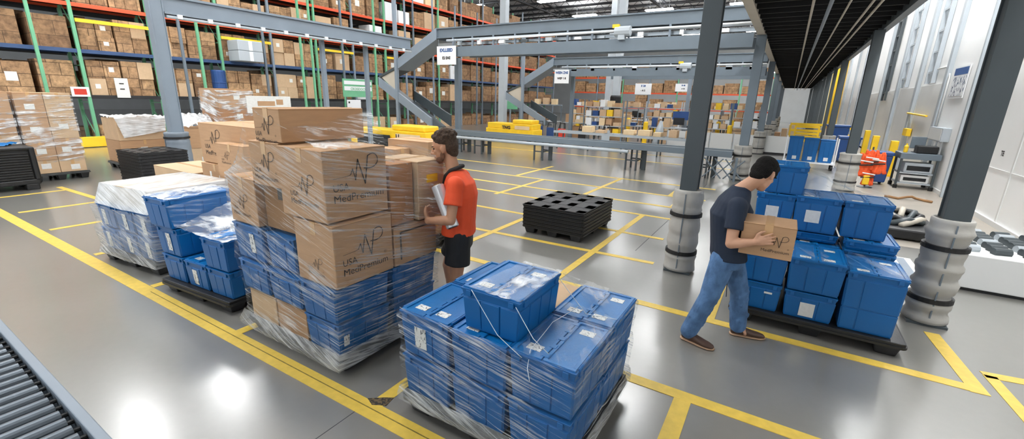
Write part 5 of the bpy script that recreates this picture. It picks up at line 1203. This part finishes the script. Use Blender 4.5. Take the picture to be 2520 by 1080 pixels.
# wall: ladder trays, poster, boxes, conduit
def ladder(label, y, w, z0, z1, m='steel_light'):
    t = thing('ladder_tray', label, 'cable ladder', (3.62, y, 0), 0, 'cable ladders on the right wall')
    for s in (-1, 1): MB().box(-0.04, 0.07, s*w-0.035, s*w+0.035, z0, z1).build('rail', M[m], t)
    z = z0+0.3
    while z < z1: MB().box(-0.02, 0.03, -w+0.03, w-0.03, z, z+0.06).build('rung', M[m], t); z += 0.62
ladder('nearest pale cable ladder up the right wall', 19.3, 0.36, 2.95, CEIL-1)
ladder('middle pale cable ladder up the right wall', 23.2, 0.5, 2.95, CEIL-1)
ladder('farthest dark cable ladder up the right wall', 27.0, 0.4, 2.5, CEIL-1, 'steel_dark')
t = thing('poster', 'white poster with blue heading on the right wall', 'poster', (3.69, 16.45, 2.45)); MB().box(-0.02, 0.0, -0.62, 0.62, 0, 0.82).build('board', M['white'], t)
MB().box(-0.026, -0.02, -0.55, 0.55, 0.6, 0.78).build('heading', M['blue_sign'], t); MB().box(-0.026, -0.02, -0.55, 0.55, 0.06, 0.56).build('print', M['poly_print'], t)
t = thing('electrical_box', 'grey electrical box on the wall above the workstation', 'box', (3.6, 16.7, 1.32)); MB().box(-0.08, 0.1, -0.75, 0.55, 0, 0.36).build('housing', M['steel_light'], t, bevel=0.01); MB().box(-0.085, -0.08, -0.7, 0.5, 0.03, 0.33).build('door', M['wall_grey'], t)
for s in (-0.5, 0.0, 0.35): MB().cyl((0.03, s, 0), (0.03, s, -0.4), 0.02, n=7).build('conduit', M['white'], t)
t = thing('conduit_run', 'white conduit bending down the right wall beside the poster', 'conduit', (3.66, 0, 0)); MB().path([(0, 18.85, 3.35), (0, 17.9, 3.35), (0, 17.5, 3.25), (0, 17.4, 3.0), (0, 17.4, 1.7)], 0.025, 7).build('pipe', M['wall_grey'], t, smooth=True)
t = thing('swing_boom', 'thin orange yellow swing arm fixed on the wall panels', 'boom', (3.6, 19.6, 1.95)); MB().cyl((0, -1.2, 0), (0, 1.5, 0.06), 0.03, n=7).build('bar', M['yellow'], t)
t = thing('lock_box', 'yellow lock box on the grey wall panel', 'box', (3.56, 20.3, 1.25)); MB().box(-0.05, 0.08, -0.3, 0.3, 0, 0.25).build('housing', M['yellow'], t, bevel=0.01)
vs, fs = text_mesh('TE', 0.14, 'CENTER', 0.004); o = MB().add([(3.692, -v[0], v[1]) for v in vs], fs).build('wall_marking', M['ink']); o.location = (0, 12.4, 1.3); tag(o, 'small dark lettering on the white wall near the right edge', 'marking')
# floor clutter
t = thing('tray_pallet', 'black tray pallet heaped with parts behind the right pallet', 'pallet', (2.05, 10.3, 0)); MB().box(-0.42, 0.42, -0.9, 0.9, 0.03, 0.2).build('tray', M['black'], t, bevel=0.03)
for i in range(9):
    tt = 2*math.pi*i/9; MB().path([(0.2*math.cos(tt)-0.15, 0.5*math.sin(tt)-0.2, 0.22), (0.25*math.cos(tt+0.5), 0.55*math.sin(tt+0.5), 0.3), (0.2*math.cos(tt+1.2)+0.1, 0.6*math.sin(tt+1.2)+0.1, 0.24)], 0.05, 7).build('hose', M[('steel_dark', 'beige', 'black')[i % 3]], t, smooth=True)
t = thing('wheel_platform', 'low grey platform topped with dark transfer wheels, right edge', 'platform', (2.66, 7.9, 0)); MB().box(-0.64, 0.92, -0.75, 0.62, 0.04, 0.46).build('body', M['wall_grey'], t, bevel=0.01); MB().box(-0.66, 0.92, -0.72, 0.60, 0, 0.05).build('kick', M['strip_black'], t)
for i in range(8):
    for j in range(6):
        MB().cyl((-0.56+j*0.28, -0.55+i*0.15, 0.49), (-0.40+j*0.28, -0.50+i*0.15, 0.49), 0.05, n=10).build('wheel', M['steel_dark' if (i+j) % 4 else 'steel_light'], t)
t = thing('air_hose', 'tangled brown air hose lying on the floor by the wall', 'hose', (2.8, 13.95, 0)); MB().path([(-0.42, 0.1, 0.03), (-0.2, -0.1, 0.03), (0, 0.08, 0.06), (0.05, -0.08, 0.1), (0.15, 0.05, 0.05), (0.3, 0, 0.03), (0.42, -0.12, 0.03)], 0.03, 7).build('hose', M['card_dark'], t, smooth=True)
t = thing('floor_channel', 'flat grey floor channel beside the right pallet', 'channel', (1.72, 7.3, 0)); MB().box(-0.13, 0.13, -0.9, 0.9, 0.0, 0.025).build('cover', M['wall_grey'], t); MB().box(-0.05, 0.05, -0.85, 0.85, 0.025, 0.03).build('slot', M['steel'], t)
# ================================================================ people
M['skin'] = mat('skin', S(196, 150, 122), 0.55, noise=0.05, scale=12)
M['skin_tan'] = mat('skin_tan', S(186, 138, 108), 0.55, noise=0.05, scale=12)
M['hair_brown'] = mat('hair_brown', S(72, 54, 40), 0.8, noise=0.35, scale=60, bump=0.9, bscale=90)
M['hair_black'] = mat('hair_black', S(20, 18, 17), 0.8, noise=0.3, scale=60, bump=0.8, bscale=110, spec=0.2)
M['beard'] = mat('beard', S(120, 84, 62), 0.85, noise=0.2, scale=80, bump=0.6, bscale=140)
M['polo'] = mat('polo_orange', S(232, 82, 40), 0.75, noise=0.05, scale=9, bump=0.35, bscale=9)
M['collar'] = mat('collar_black', S(34, 30, 30), 0.7)
M['shorts'] = mat('shorts_black', S(28, 30, 34), 0.7, noise=0.1, scale=9, bump=0.3, bscale=12)
M['navy'] = mat('tee_navy', S(24, 38, 58), 0.8, noise=0.06, scale=9, bump=0.35, bscale=10)
M['denim'] = mat('denim', S(76, 110, 150), 0.85, noise=0.32, scale=10, bump=0.6, bscale=13, stretch=(1.4, 1.4, 1))
M['shoe'] = mat('shoe_brown', S(74, 52, 40), 0.6, noise=0.1, scale=20)
M['sole'] = mat('sole_tan', S(172, 140, 112), 0.6)
M['eye'] = mat('eye_dark', S(40, 30, 26), 0.3)
M['foil'] = mat('film_roll', S(220, 224, 228), 0.18, metal=0.35, noise=0.05, scale=20)

class Org(MB):
    """closed shells that run into one another, fused into one skin by a voxel remesh"""
    def ball(s, c, r, n=12):
        c = Vector(c); R = r if isinstance(r, (tuple, list)) else (r, r, r); rings = []
        for k in range(1, n):
            t = math.pi*k/n; rings.append([(c.x+R[0]*math.sin(t)*math.cos(2*math.pi*i/16), c.y+R[1]*math.sin(t)*math.sin(2*math.pi*i/16), c.z-R[2]*math.cos(t)) for i in range(16)])
        return s.loft(rings)
    def ell(s, c, r, ax, n=12):
        """ellipsoid with half axes r along the frame ax = (f, s, u)"""
        c = Vector(c); rings = []
        for k in range(1, n):
            t = math.pi*k/n
            rings.append([c+ax[0]*(r[0]*math.sin(t)*math.cos(2*math.pi*i/16))+ax[1]*(r[1]*math.sin(t)*math.sin(2*math.pi*i/16))-ax[2]*(r[2]*math.cos(t)) for i in range(16)])
        return s.loft(rings)
    def limb(s, pts, rs):
        P = [Vector(p) for p in pts]
        for i in range(len(P)-1):
            s.cyl(P[i], P[i+1], rs[i], rs[i+1], 16); s.ball(P[i], rs[i])
        return s.ball(P[-1], rs[-1])
    def trunk(s, secs, n=20):
        """secs: (centre, forward unit, side unit, half depth, half width)"""
        rings = []
        for c, f, sd, a, b in secs:
            c = Vector(c); r = []
            for i in range(n):
                t = 2*math.pi*i/n; cx_, sx = math.cos(t), math.sin(t); e = 0.82
                r.append(c+f*(a*math.copysign(abs(cx_)**e, cx_))+sd*(b*math.copysign(abs(sx)**e, sx)))
            rings.append(r)
        return s.loft(rings)
    def fuse(s, name, m, parent, voxel=0.007, smooth=4, fac=0.5):
        me = s.mesh('tmp', None); o = bpy.data.objects.new('tmp', me); COL.objects.link(o)
        r = o.modifiers.new('r', 'REMESH'); r.mode = 'VOXEL'; r.voxel_size = voxel
        sm = o.modifiers.new('s', 'SMOOTH'); sm.factor = fac; sm.iterations = smooth
        dg = bpy.context.evaluated_depsgraph_get(); out = bpy.data.meshes.new_from_object(o.evaluated_get(dg)); out.name = name
        bpy.data.objects.remove(o); bpy.data.meshes.remove(me)
        out.materials.clear(); out.materials.append(M[m])
        for p in out.polygons: p.use_smooth = True
        ob = bpy.data.objects.new(name, out); COL.objects.link(ob); ob.parent = parent
        return ob

def hand(o, wrist, d, side, nrm, curl=0.5, spread=0.09, thumb=0.75, size=1.0):
    """d: wrist to knuckles; side: towards the thumb; nrm: out of the back of the hand; fingers bend away from nrm"""
    d = Vector(d).normalized(); nrm = Vector(nrm); nrm = (nrm-d*nrm.dot(d)).normalized(); side = Vector(side); side = (side-d*side.dot(d)-nrm*side.dot(nrm)).normalized()
    w = Vector(wrist); k = size
    o.ell(w+d*0.045*k, (0.052*k, 0.040*k, 0.016*k), (d, side, nrm)); o.limb([w-d*0.01, w+d*0.03*k], [0.024*k, 0.022*k])
    ln = (0.070, 0.079, 0.073, 0.057)
    for i in range(4):
        off = (0.031-0.0205*i)*k; b = w+d*(0.082-0.004*abs(i-1.2))*k+side*off; dd = (d+side*(spread*(1.2-i))).normalized()
        pts = [b-d*0.02*k, b]; a = 0.0; p = b
        for j, fr in enumerate((0.44, 0.32, 0.24)):
            a += curl*(0.55, 0.75, 0.55)[j]*(1+0.07*i); p = p+(dd*math.cos(a)-nrm*math.sin(a))*(ln[i]*fr*k); pts.append(p)
        o.limb(pts, [0.0098*k, 0.0098*k, 0.0090*k, 0.0083*k, 0.0070*k])
    tb = w+d*0.022*k+side*0.024*k; t1 = tb+(d*0.55+side*0.8).normalized()*0.038*k; t2 = t1+(d*0.9+side*0.35-nrm*thumb*0.5).normalized()*0.032*k; t3 = t2+(d*0.95-nrm*thumb*0.6).normalized()*0.024*k
    o.limb([tb, t1, t2, t3], [0.0145*k, 0.0125*k, 0.011*k, 0.0085*k])

def head(o, c, ax, k=1.0):
    """c: centre of the skull, ax = (f, s, u); s is the person's right"""
    f, s, u = ax; P = lambda a, b, d: c+f*(a*k)+s*(b*k)+u*(d*k)
    E = lambda p, r: o.ell(p, tuple(x*k for x in r), ax)
    E(P(-0.008, 0, 0.022), (0.098, 0.077, 0.098)); E(P(0.028, 0, -0.045), (0.062, 0.060, 0.078))
    E(P(0.052, 0, -0.098), (0.034, 0.036, 0.026)); E(P(0.02, 0, -0.075), (0.052, 0.056, 0.045))
    E(P(0.074, 0, 0.022), (0.020, 0.052, 0.014))                       # brow
    o.limb([P(0.086, 0, 0.008), P(0.102, 0, -0.018), P(0.112, 0, -0.036)], [0.0085*k, 0.0105*k, 0.0125*k])   # nose
    for q in (-1, 1):
        E(P(0.098, 0.013*q, -0.038), (0.010, 0.009, 0.008)); E(P(0.060, 0.038*q, -0.022), (0.022, 0.020, 0.018))
        E(P(-0.008, 0.079*q, -0.012), (0.019, 0.009, 0.030)); E(P(-0.004, 0.075*q, -0.034), (0.011, 0.008, 0.011))
    E(P(0.088, 0, -0.064), (0.010, 0.024, 0.0065)); E(P(0.086, 0, -0.076), (0.010, 0.021, 0.0075)) # lips

def frame(fwd, tilt=0.0, lean=0.0):
    """fwd in plan, tilt: nod down"""
    f0 = Vector((fwd[0], fwd[1], 0)).normalized(); s = Vector((f0.y, -f0.x, 0)); u0 = Vector((0, 0, 1))
    f = f0*math.cos(tilt)-u0*math.sin(tilt); u = u0*math.cos(tilt)+f0*math.sin(tilt)
    s2 = s*math.cos(lean)+u*math.sin(lean); u2 = u*math.cos(lean)-s*math.sin(lean)
    return f, s2, u2
V = Vector
def shoe(parent, heel, toe, m='shoe', h=0.1, ankle=None):
    a = V(heel); b = V(toe); d = (b-a).normalized(); s = V((d.y, -d.x, 0)).normalized(); L = (b-a).length; up = V((0, 0, 1))
    def rg(t, w, z0, z1, n=14):
        c = a+d*(L*t); r = []
        for i in range(n):
            g = 2*math.pi*i/n; x, y = math.cos(g), math.sin(g); zz = (z0+z1)/2+(z1-z0)/2*y
            r.append(c+s*(w*math.copysign(abs(x)**0.8, x))+up*zz)
        return r
    o = Org(); o.loft([rg(0.01, 0.022, 0.02, 0.07), rg(0.06, 0.036, 0.014, h), rg(0.22, 0.041, 0.012, h+0.004), rg(0.42, 0.042, 0.012, h*0.86), rg(0.62, 0.048, 0.012, h*0.68), rg(0.82, 0.047, 0.012, h*0.56), rg(0.95, 0.034, 0.014, h*0.46), rg(1.0, 0.016, 0.018, h*0.34)])
    sh = o.fuse('shoe', m, parent, 0.006, 3)
    q = MB(); q.loft([rg(-0.015, 0.02, 0.0, 0.022), rg(0.06, 0.041, 0.0, 0.022), rg(0.3, 0.044, 0.0, 0.02), rg(0.65, 0.052, 0.0, 0.02), rg(0.88, 0.047, 0.001, 0.021), rg(1.02, 0.018, 0.003, 0.022)])
    q.build('sole', M['sole'], sh, smooth=True)

# ---- man in the orange polo, left side towards us, holding a roll of film
man = thing('person', 'man in orange polo and black shorts holding a roll of film', 'person', (0, 0, 0))
F = V((-0.87, -0.49, 0)).normalized(); Sd = V((F.y, -F.x, 0)); U = V((0, 0, 1))       # Sd: his right (+y)
hc = V((-2.585, 3.03, 1.695)); hx = frame((-0.90, -0.42), 0.18)
b = Org(); head(b, hc, hx, 1.10)
b.limb([hc-hx[2]*0.07-hx[0]*0.035, V((-2.49, 3.04, 1.50)), V((-2.46, 3.05, 1.44))], [0.058, 0.062, 0.075])
b.trunk([(V((-2.45, 3.05, 0.90)), F, Sd, 0.10, 0.16), (V((-2.44, 3.05, 1.08)), F, Sd, 0.105, 0.155), (V((-2.43, 3.05, 1.28)), F, Sd, 0.115, 0.175), (V((-2.44, 3.05, 1.42)), F, Sd, 0.085, 0.16), (V((-2.46, 3.05, 1.49)), F, Sd, 0.05, 0.07)])
lsh, lel, lwr = V((-2.335, 2.875, 1.415)), V((-2.305, 2.775, 1.115)), V((-2.515, 2.715, 1.095))
rsh, rel, rwr = V((-2.525, 3.215, 1.415)), V((-2.60, 3.22, 1.13)), V((-2.60, 3.0, 1.22))
b.limb([lsh, lsh*0.5+lel*0.5, lel], [0.058, 0.050, 0.041]); b.limb([lel, lel*0.6+lwr*0.4, lwr], [0.042, 0.042, 0.028])
b.limb([rsh, rsh*0.5+rel*0.5, rel], [0.058, 0.050, 0.041]); b.limb([rel, rel*0.6+rwr*0.4, rwr], [0.042, 0.042, 0.028])
hand(b, lwr, V((-0.55, 0.45, 0.62)), V((0.6, 0.1, 0.75)), V((-0.75, -0.55, -0.25)), 0.75, 0.06, 0.6, 1.05)
hand(b, rwr, V((0.35, -0.8, 0.35)), V((-0.2, 0.3, 0.8)), V((-0.8, -0.4, -0.2)), 0.7, 0.06, 0.6, 1.05)
lh, lk, la = V((-2.375, 2.97, 0.92)), V((-2.39, 2.95, 0.52)), V((-2.32, 2.99, 0.10))
rh, rk, ra = V((-2.47, 3.13, 0.92)), V((-2.63, 3.12, 0.53)), V((-2.60, 3.15, 0.10))
for h_, k_, a_ in ((lh, lk, la), (rh, rk, ra)):
    calf = k_*0.68+a_*0.32-F*0.015
    b.limb([h_, h_*0.45+k_*0.55, k_], [0.092, 0.078, 0.058]); b.limb([k_, calf, a_*0.8+k_*0.2, a_], [0.056, 0.060, 0.040, 0.036]); b.limb([a_, a_+V((-0.08, 0, -0.05))], [0.036, 0.03])
b.fuse('body', 'skin_tan', man, 0.0062, 4)
h = Org(); k = 1.10
P = lambda a, s_, u_: hc+hx[0]*(a*k)+hx[1]*(s_*k)+hx[2]*(u_*k)
h.ell(P(-0.020, 0, 0.060), (0.098*k, 0.084*k, 0.080*k), hx); h.ell(P(-0.058, 0, 0.005), (0.062*k, 0.080*k, 0.085*k), hx); h.ell(P(-0.07, 0, -0.045), (0.042*k, 0.064*k, 0.05*k), hx)
rr = random.Random(3)
for i in range(70):                                                   # loose curls
    th = rr.uniform(0, 6.28); ph = rr.uniform(0.05, 1.25); q = P(-0.020+0.10*math.sin(ph)*math.cos(th), 0.084*math.sin(ph)*math.sin(th), 0.062+0.078*math.cos(ph))
    if (q-hc).dot(hx[0]) > 0.075: continue
    h.ball(q, rr.uniform(0.012, 0.022), 8)
h.fuse('hair', 'hair_brown', man, 0.006, 2)
bd = Org()
for q, r in ((P(0.060, 0, -0.107), (0.032, 0.036, 0.022)), (P(0.038, 0.046, -0.088), (0.035, 0.016, 0.026)), (P(0.038, -0.046, -0.088), (0.035, 0.016, 0.026)), (P(0.008, 0.061, -0.062), (0.022, 0.010, 0.035)), (P(0.008, -0.061, -0.062), (0.022, 0.010, 0.035)), (P(0.092, 0, -0.056), (0.009, 0.026, 0.005))):
    bd.ell(q, tuple(x*k for x in r), hx)
bd.fuse('beard', 'beard', man, 0.006, 2)
for q in (-1, 1): Org().ell(P(0.0745, 0.033*q, 0.002), (0.012*k, 0.013*k, 0.007*k), hx).build('eye', M['eye'], man, smooth=True); Org().ell(P(0.082, 0.034*q, 0.021), (0.010*k, 0.024*k, 0.005*k), hx).build('eyebrow', M['hair_brown'], man, smooth=True)
p = Org()
p.trunk([(V((-2.44, 3.05, 0.925)), F, Sd, 0.158, 0.212), (V((-2.435, 3.05, 1.0)), F, Sd, 0.15, 0.20), (V((-2.42, 3.05, 1.14)), F, Sd, 0.146, 0.196), (V((-2.415, 3.05, 1.29)), F, Sd, 0.155, 0.212), (V((-2.425, 3.05, 1.40)), F, Sd, 0.132, 0.205), (V((-2.45, 3.05, 1.47)), F, Sd, 0.088, 0.115), (V((-2.465, 3.05, 1.505)), F, Sd, 0.072, 0.082)])
for sh_, el_ in ((lsh, lel), (rsh, rel)): p.limb([sh_+V((0, 0, -0.01)), sh_*0.62+el_*0.38], [0.078, 0.073]); p.cyl(sh_*0.7+el_*0.3, sh_*0.40+el_*0.60, 0.074, 0.082, 18)
p.fuse('polo_shirt', 'polo', man, 0.0075, 4)
c = Org(); nk = V((-2.465, 3.045, 0)); CP = lambda a, w, zz: nk+F*a+Sd*w+V((0, 0, zz))
for q in (-1, 1): c.limb([CP(-0.062, 0, 1.54), CP(-0.03, 0.062*q, 1.53), CP(0.035, 0.07*q, 1.505), CP(0.085, 0.05*q, 1.45), CP(0.118, 0.012*q, 1.34)], [0.02, 0.019, 0.019, 0.018, 0.013])
c.fuse('collar', 'collar', man, 0.006, 2)
p = Org(); p.trunk([(V((-2.44, 3.05, 0.80)), F, Sd, 0.13, 0.19), (V((-2.44, 3.05, 0.98)), F, Sd, 0.135, 0.185)])
for h_, k_ in ((lh, lk), (rh, rk)): p.limb([h_, h_*0.62+k_*0.38], [0.115, 0.112]); p.cyl(h_*0.7+k_*0.3, h_*0.32+k_*0.68, 0.112, 0.120, 20)
p.fuse('shorts', 'shorts', man, 0.0075, 3)
shoe(man, (-2.26, 3.02, 0), (-2.50, 2.94, 0), 'shoe'); shoe(man, (-2.53, 3.17, 0), (-2.78, 3.08, 0), 'shoe')
# the roll he holds, and the web of film running from it to the load
r0, r1 = V((-2.50, 2.835, 1.385)), V((-2.315, 2.815, 1.045))
t = thing('film_roll', 'silvery roll of stretch film held by the man in orange', 'roll', r0)
MB().cyl(V((0, 0, 0)), r1-r0, 0.056, 0.056, 26).build('wound_film', M['foil'], t, bevel=0.006)
dn = (r1-r0).normalized(); MB().cyl(-dn*0.012, dn*0.02, 0.034, 0.034, 18).build('core', M['card_dark'], t); MB().cyl(r1-r0-dn*0.02, r1-r0+dn*0.006, 0.042, 0.042, 18).build('core', M['strip_black'], t)
film_sheet('web of clear film pulled from the held roll to the tall load', [r0+V((-0.04, -0.02, 0.02)), V((-2.635, 2.62, 1.60)), V((-2.63, 2.55, 1.12)), r0+dn*0.28+V((-0.05, -0.03, 0))], 'film', 0.03, 71, ruff=0.01)

# ---- man in the navy tee walking right with a carton
man = thing('person', 'dark haired man in navy tee and jeans carrying a carton', 'person', (0, 0, 0))
F = V((0.96, 0.28, 0)).normalized(); Sd = V((F.y, -F.x, 0))                         # Sd: his right (-y)
hc = V((-0.095, 4.15, 1.585)); hx = frame((0.50, 0.87), 0.60)
b = Org(); head(b, hc, hx, 1.06); k = 1.06
P = lambda a, s_, u_: hc+hx[0]*(a*k)+hx[1]*(s_*k)+hx[2]*(u_*k)
b.limb([P(-0.04, 0, -0.07), V((-0.225, 4.11, 1.455)), V((-0.27, 4.11, 1.40))], [0.056, 0.060, 0.072])
T = V((-0.16, -0.03, 0.98)).normalized(); 
b.trunk([(V((-0.27, 4.12, 0.85)), F, Sd, 0.10, 0.155), (V((-0.29, 4.12, 1.05)), F, Sd, 0.095, 0.15), (V((-0.295, 4.12, 1.22)), F, Sd, 0.11, 0.17), (V((-0.275, 4.12, 1.36)), F, Sd, 0.085, 0.16), (V((-0.25, 4.12, 1.42)), F, Sd, 0.05, 0.07)])
rsh, rel, rwr = V((-0.235, 3.95, 1.335)), V((-0.235, 3.85, 1.03)), V((-0.075, 3.845, 1.075))
lsh, lel, lwr = V((-0.27, 4.315, 1.335)), V((-0.14, 4.37, 1.08)), V((0.07, 4.27, 0.985))
for s1, e1, w1 in ((rsh, rel, rwr), (lsh, lel, lwr)): b.limb([s1, s1*0.5+e1*0.5, e1], [0.057, 0.050, 0.042]); b.limb([e1, e1*0.6+w1*0.4, w1], [0.043, 0.042, 0.027])
hand(b, rwr, V((0.90, 0.02, 0.36)), V((-0.2, 0.05, 1)), V((0.05, -1, 0.05)), 0.16, 0.10, 0.3, 1.0)
hand(b, lwr, V((0.9, -0.15, -0.2)), V((0.1, 0.3, 1)), V((0, 1, -0.1)), 0.3, 0.08, 0.4, 1.0)
b.trunk([(V((-0.27, 4.12, 0.78)), F, Sd, 0.09, 0.15), (V((-0.27, 4.12, 0.9)), F, Sd, 0.10, 0.155)])
rh, rk, ra = V((-0.275, 4.03, 0.85)), V((-0.345, 3.975, 0.47)), V((-0.465, 3.965, 0.10))
lh, lk, la = V((-0.25, 4.22, 0.85)), V((-0.125, 4.30, 0.46)), V((-0.09, 4.345, 0.10))
for h_, k_, a_ in ((rh, rk, ra), (lh, lk, la)):
    b.limb([h_, h_*0.45+k_*0.55, k_], [0.088, 0.074, 0.056]); b.limb([k_, k_*0.68+a_*0.32, a_], [0.054, 0.056, 0.036]); b.limb([a_, a_+V((0.07, 0.0, -0.055))], [0.034, 0.03])
b.fuse('body', 'skin', man, 0.0062, 4)
h = Org(); h.ell(P(-0.016, 0, 0.056), (0.100*k, 0.084*k, 0.080*k), hx); h.ell(P(-0.052, 0, 0.005), (0.066*k, 0.081*k, 0.082*k), hx); h.ell(P(-0.075, 0, -0.05), (0.036*k, 0.060*k, 0.045*k), hx); h.ell(P(0.052, 0, 0.078), (0.045*k, 0.064*k, 0.045*k), hx)
for q in (-1, 1): h.ell(P(0.020, 0.071*q, 0.022), (0.022*k, 0.012*k, 0.04*k), hx)
h.fuse('hair', 'hair_black', man, 0.006, 3)
for q in (-1, 1): Org().ell(P(0.0745, 0.033*q, 0.002), (0.012*k, 0.013*k, 0.007*k), hx).build('eye', M['eye'], man, smooth=True); Org().ell(P(0.083, 0.034*q, 0.022), (0.010*k, 0.024*k, 0.005*k), hx).build('eyebrow', M['hair_black'], man, smooth=True)
p = Org()
p.trunk([(V((-0.255, 4.12, 0.835)), F, Sd, 0.148, 0.205), (V((-0.27, 4.12, 0.93)), F, Sd, 0.142, 0.198), (V((-0.305, 4.12, 1.08)), F, Sd, 0.128, 0.188), (V((-0.315, 4.12, 1.22)), F, Sd, 0.138, 0.205), (V((-0.285, 4.12, 1.34)), F, Sd, 0.118, 0.20), (V((-0.262, 4.115, 1.405)), F, Sd, 0.098, 0.145), (V((-0.25, 4.115, 1.445)), F, Sd, 0.08, 0.095), (V((-0.242, 4.115, 1.47)), F, Sd, 0.07, 0.078)])
for s1, e1 in ((rsh, rel), (lsh, lel)): p.limb([s1+V((0, 0, -0.01)), s1*0.62+e1*0.38], [0.078, 0.072]); p.cyl(s1*0.7+e1*0.3, s1*0.36+e1*0.64, 0.072, 0.074, 18)
p.fuse('tee_shirt', 'navy', man, 0.0075, 4)
p = Org(); p.trunk([(V((-0.27, 4.12, 0.76)), F, Sd, 0.125, 0.185), (V((-0.265, 4.12, 0.92)), F, Sd, 0.125, 0.18)])
for h_, k_, a_ in ((rh, rk, ra), (lh, lk, la)):
    p.limb([h_, h_*0.45+k_*0.55, k_], [0.108, 0.096, 0.080]); p.limb([k_, k_*0.6+a_*0.4, a_*0.85+k_*0.15, a_+V((0, 0, 0.0))], [0.080, 0.078, 0.076, 0.074])
    rw = random.Random(int(h_.y*100))
    for i in range(9):                                               # folds round the knee and shin
        q = k_+(a_-k_)*(i/9*1.0-0.12); n = V((rw.uniform(-1, 1), rw.uniform(-1, 0.2), 0)).normalized(); p.limb([q+n*0.060+V((0, 0, -0.02)), q+n*0.076, q+n*0.066+V((0.02, 0.0, 0.03))], [0.012, 0.014, 0.010])
p.fuse('jeans', 'denim', man, 0.0075, 4)
MB().cyl(V((-0.245, 4.10, 0.80)), V((-0.21, 4.0, 0.50)), 0.004, n=6).build('side_seam', M['navy'], man)
shoe(man, (-0.525, 3.985, 0), (-0.235, 3.91, 0)); shoe(man, (-0.145, 4.33, 0), (0.145, 4.40, 0))
carton('printed carton held in the arms of the man in navy', -0.175, 0.20, 3.885, 4.22, 0.955, 1.225, 'card', tape='y', logos=(('-y', 0.065, 0.12, 0.20, 'nousa'),))
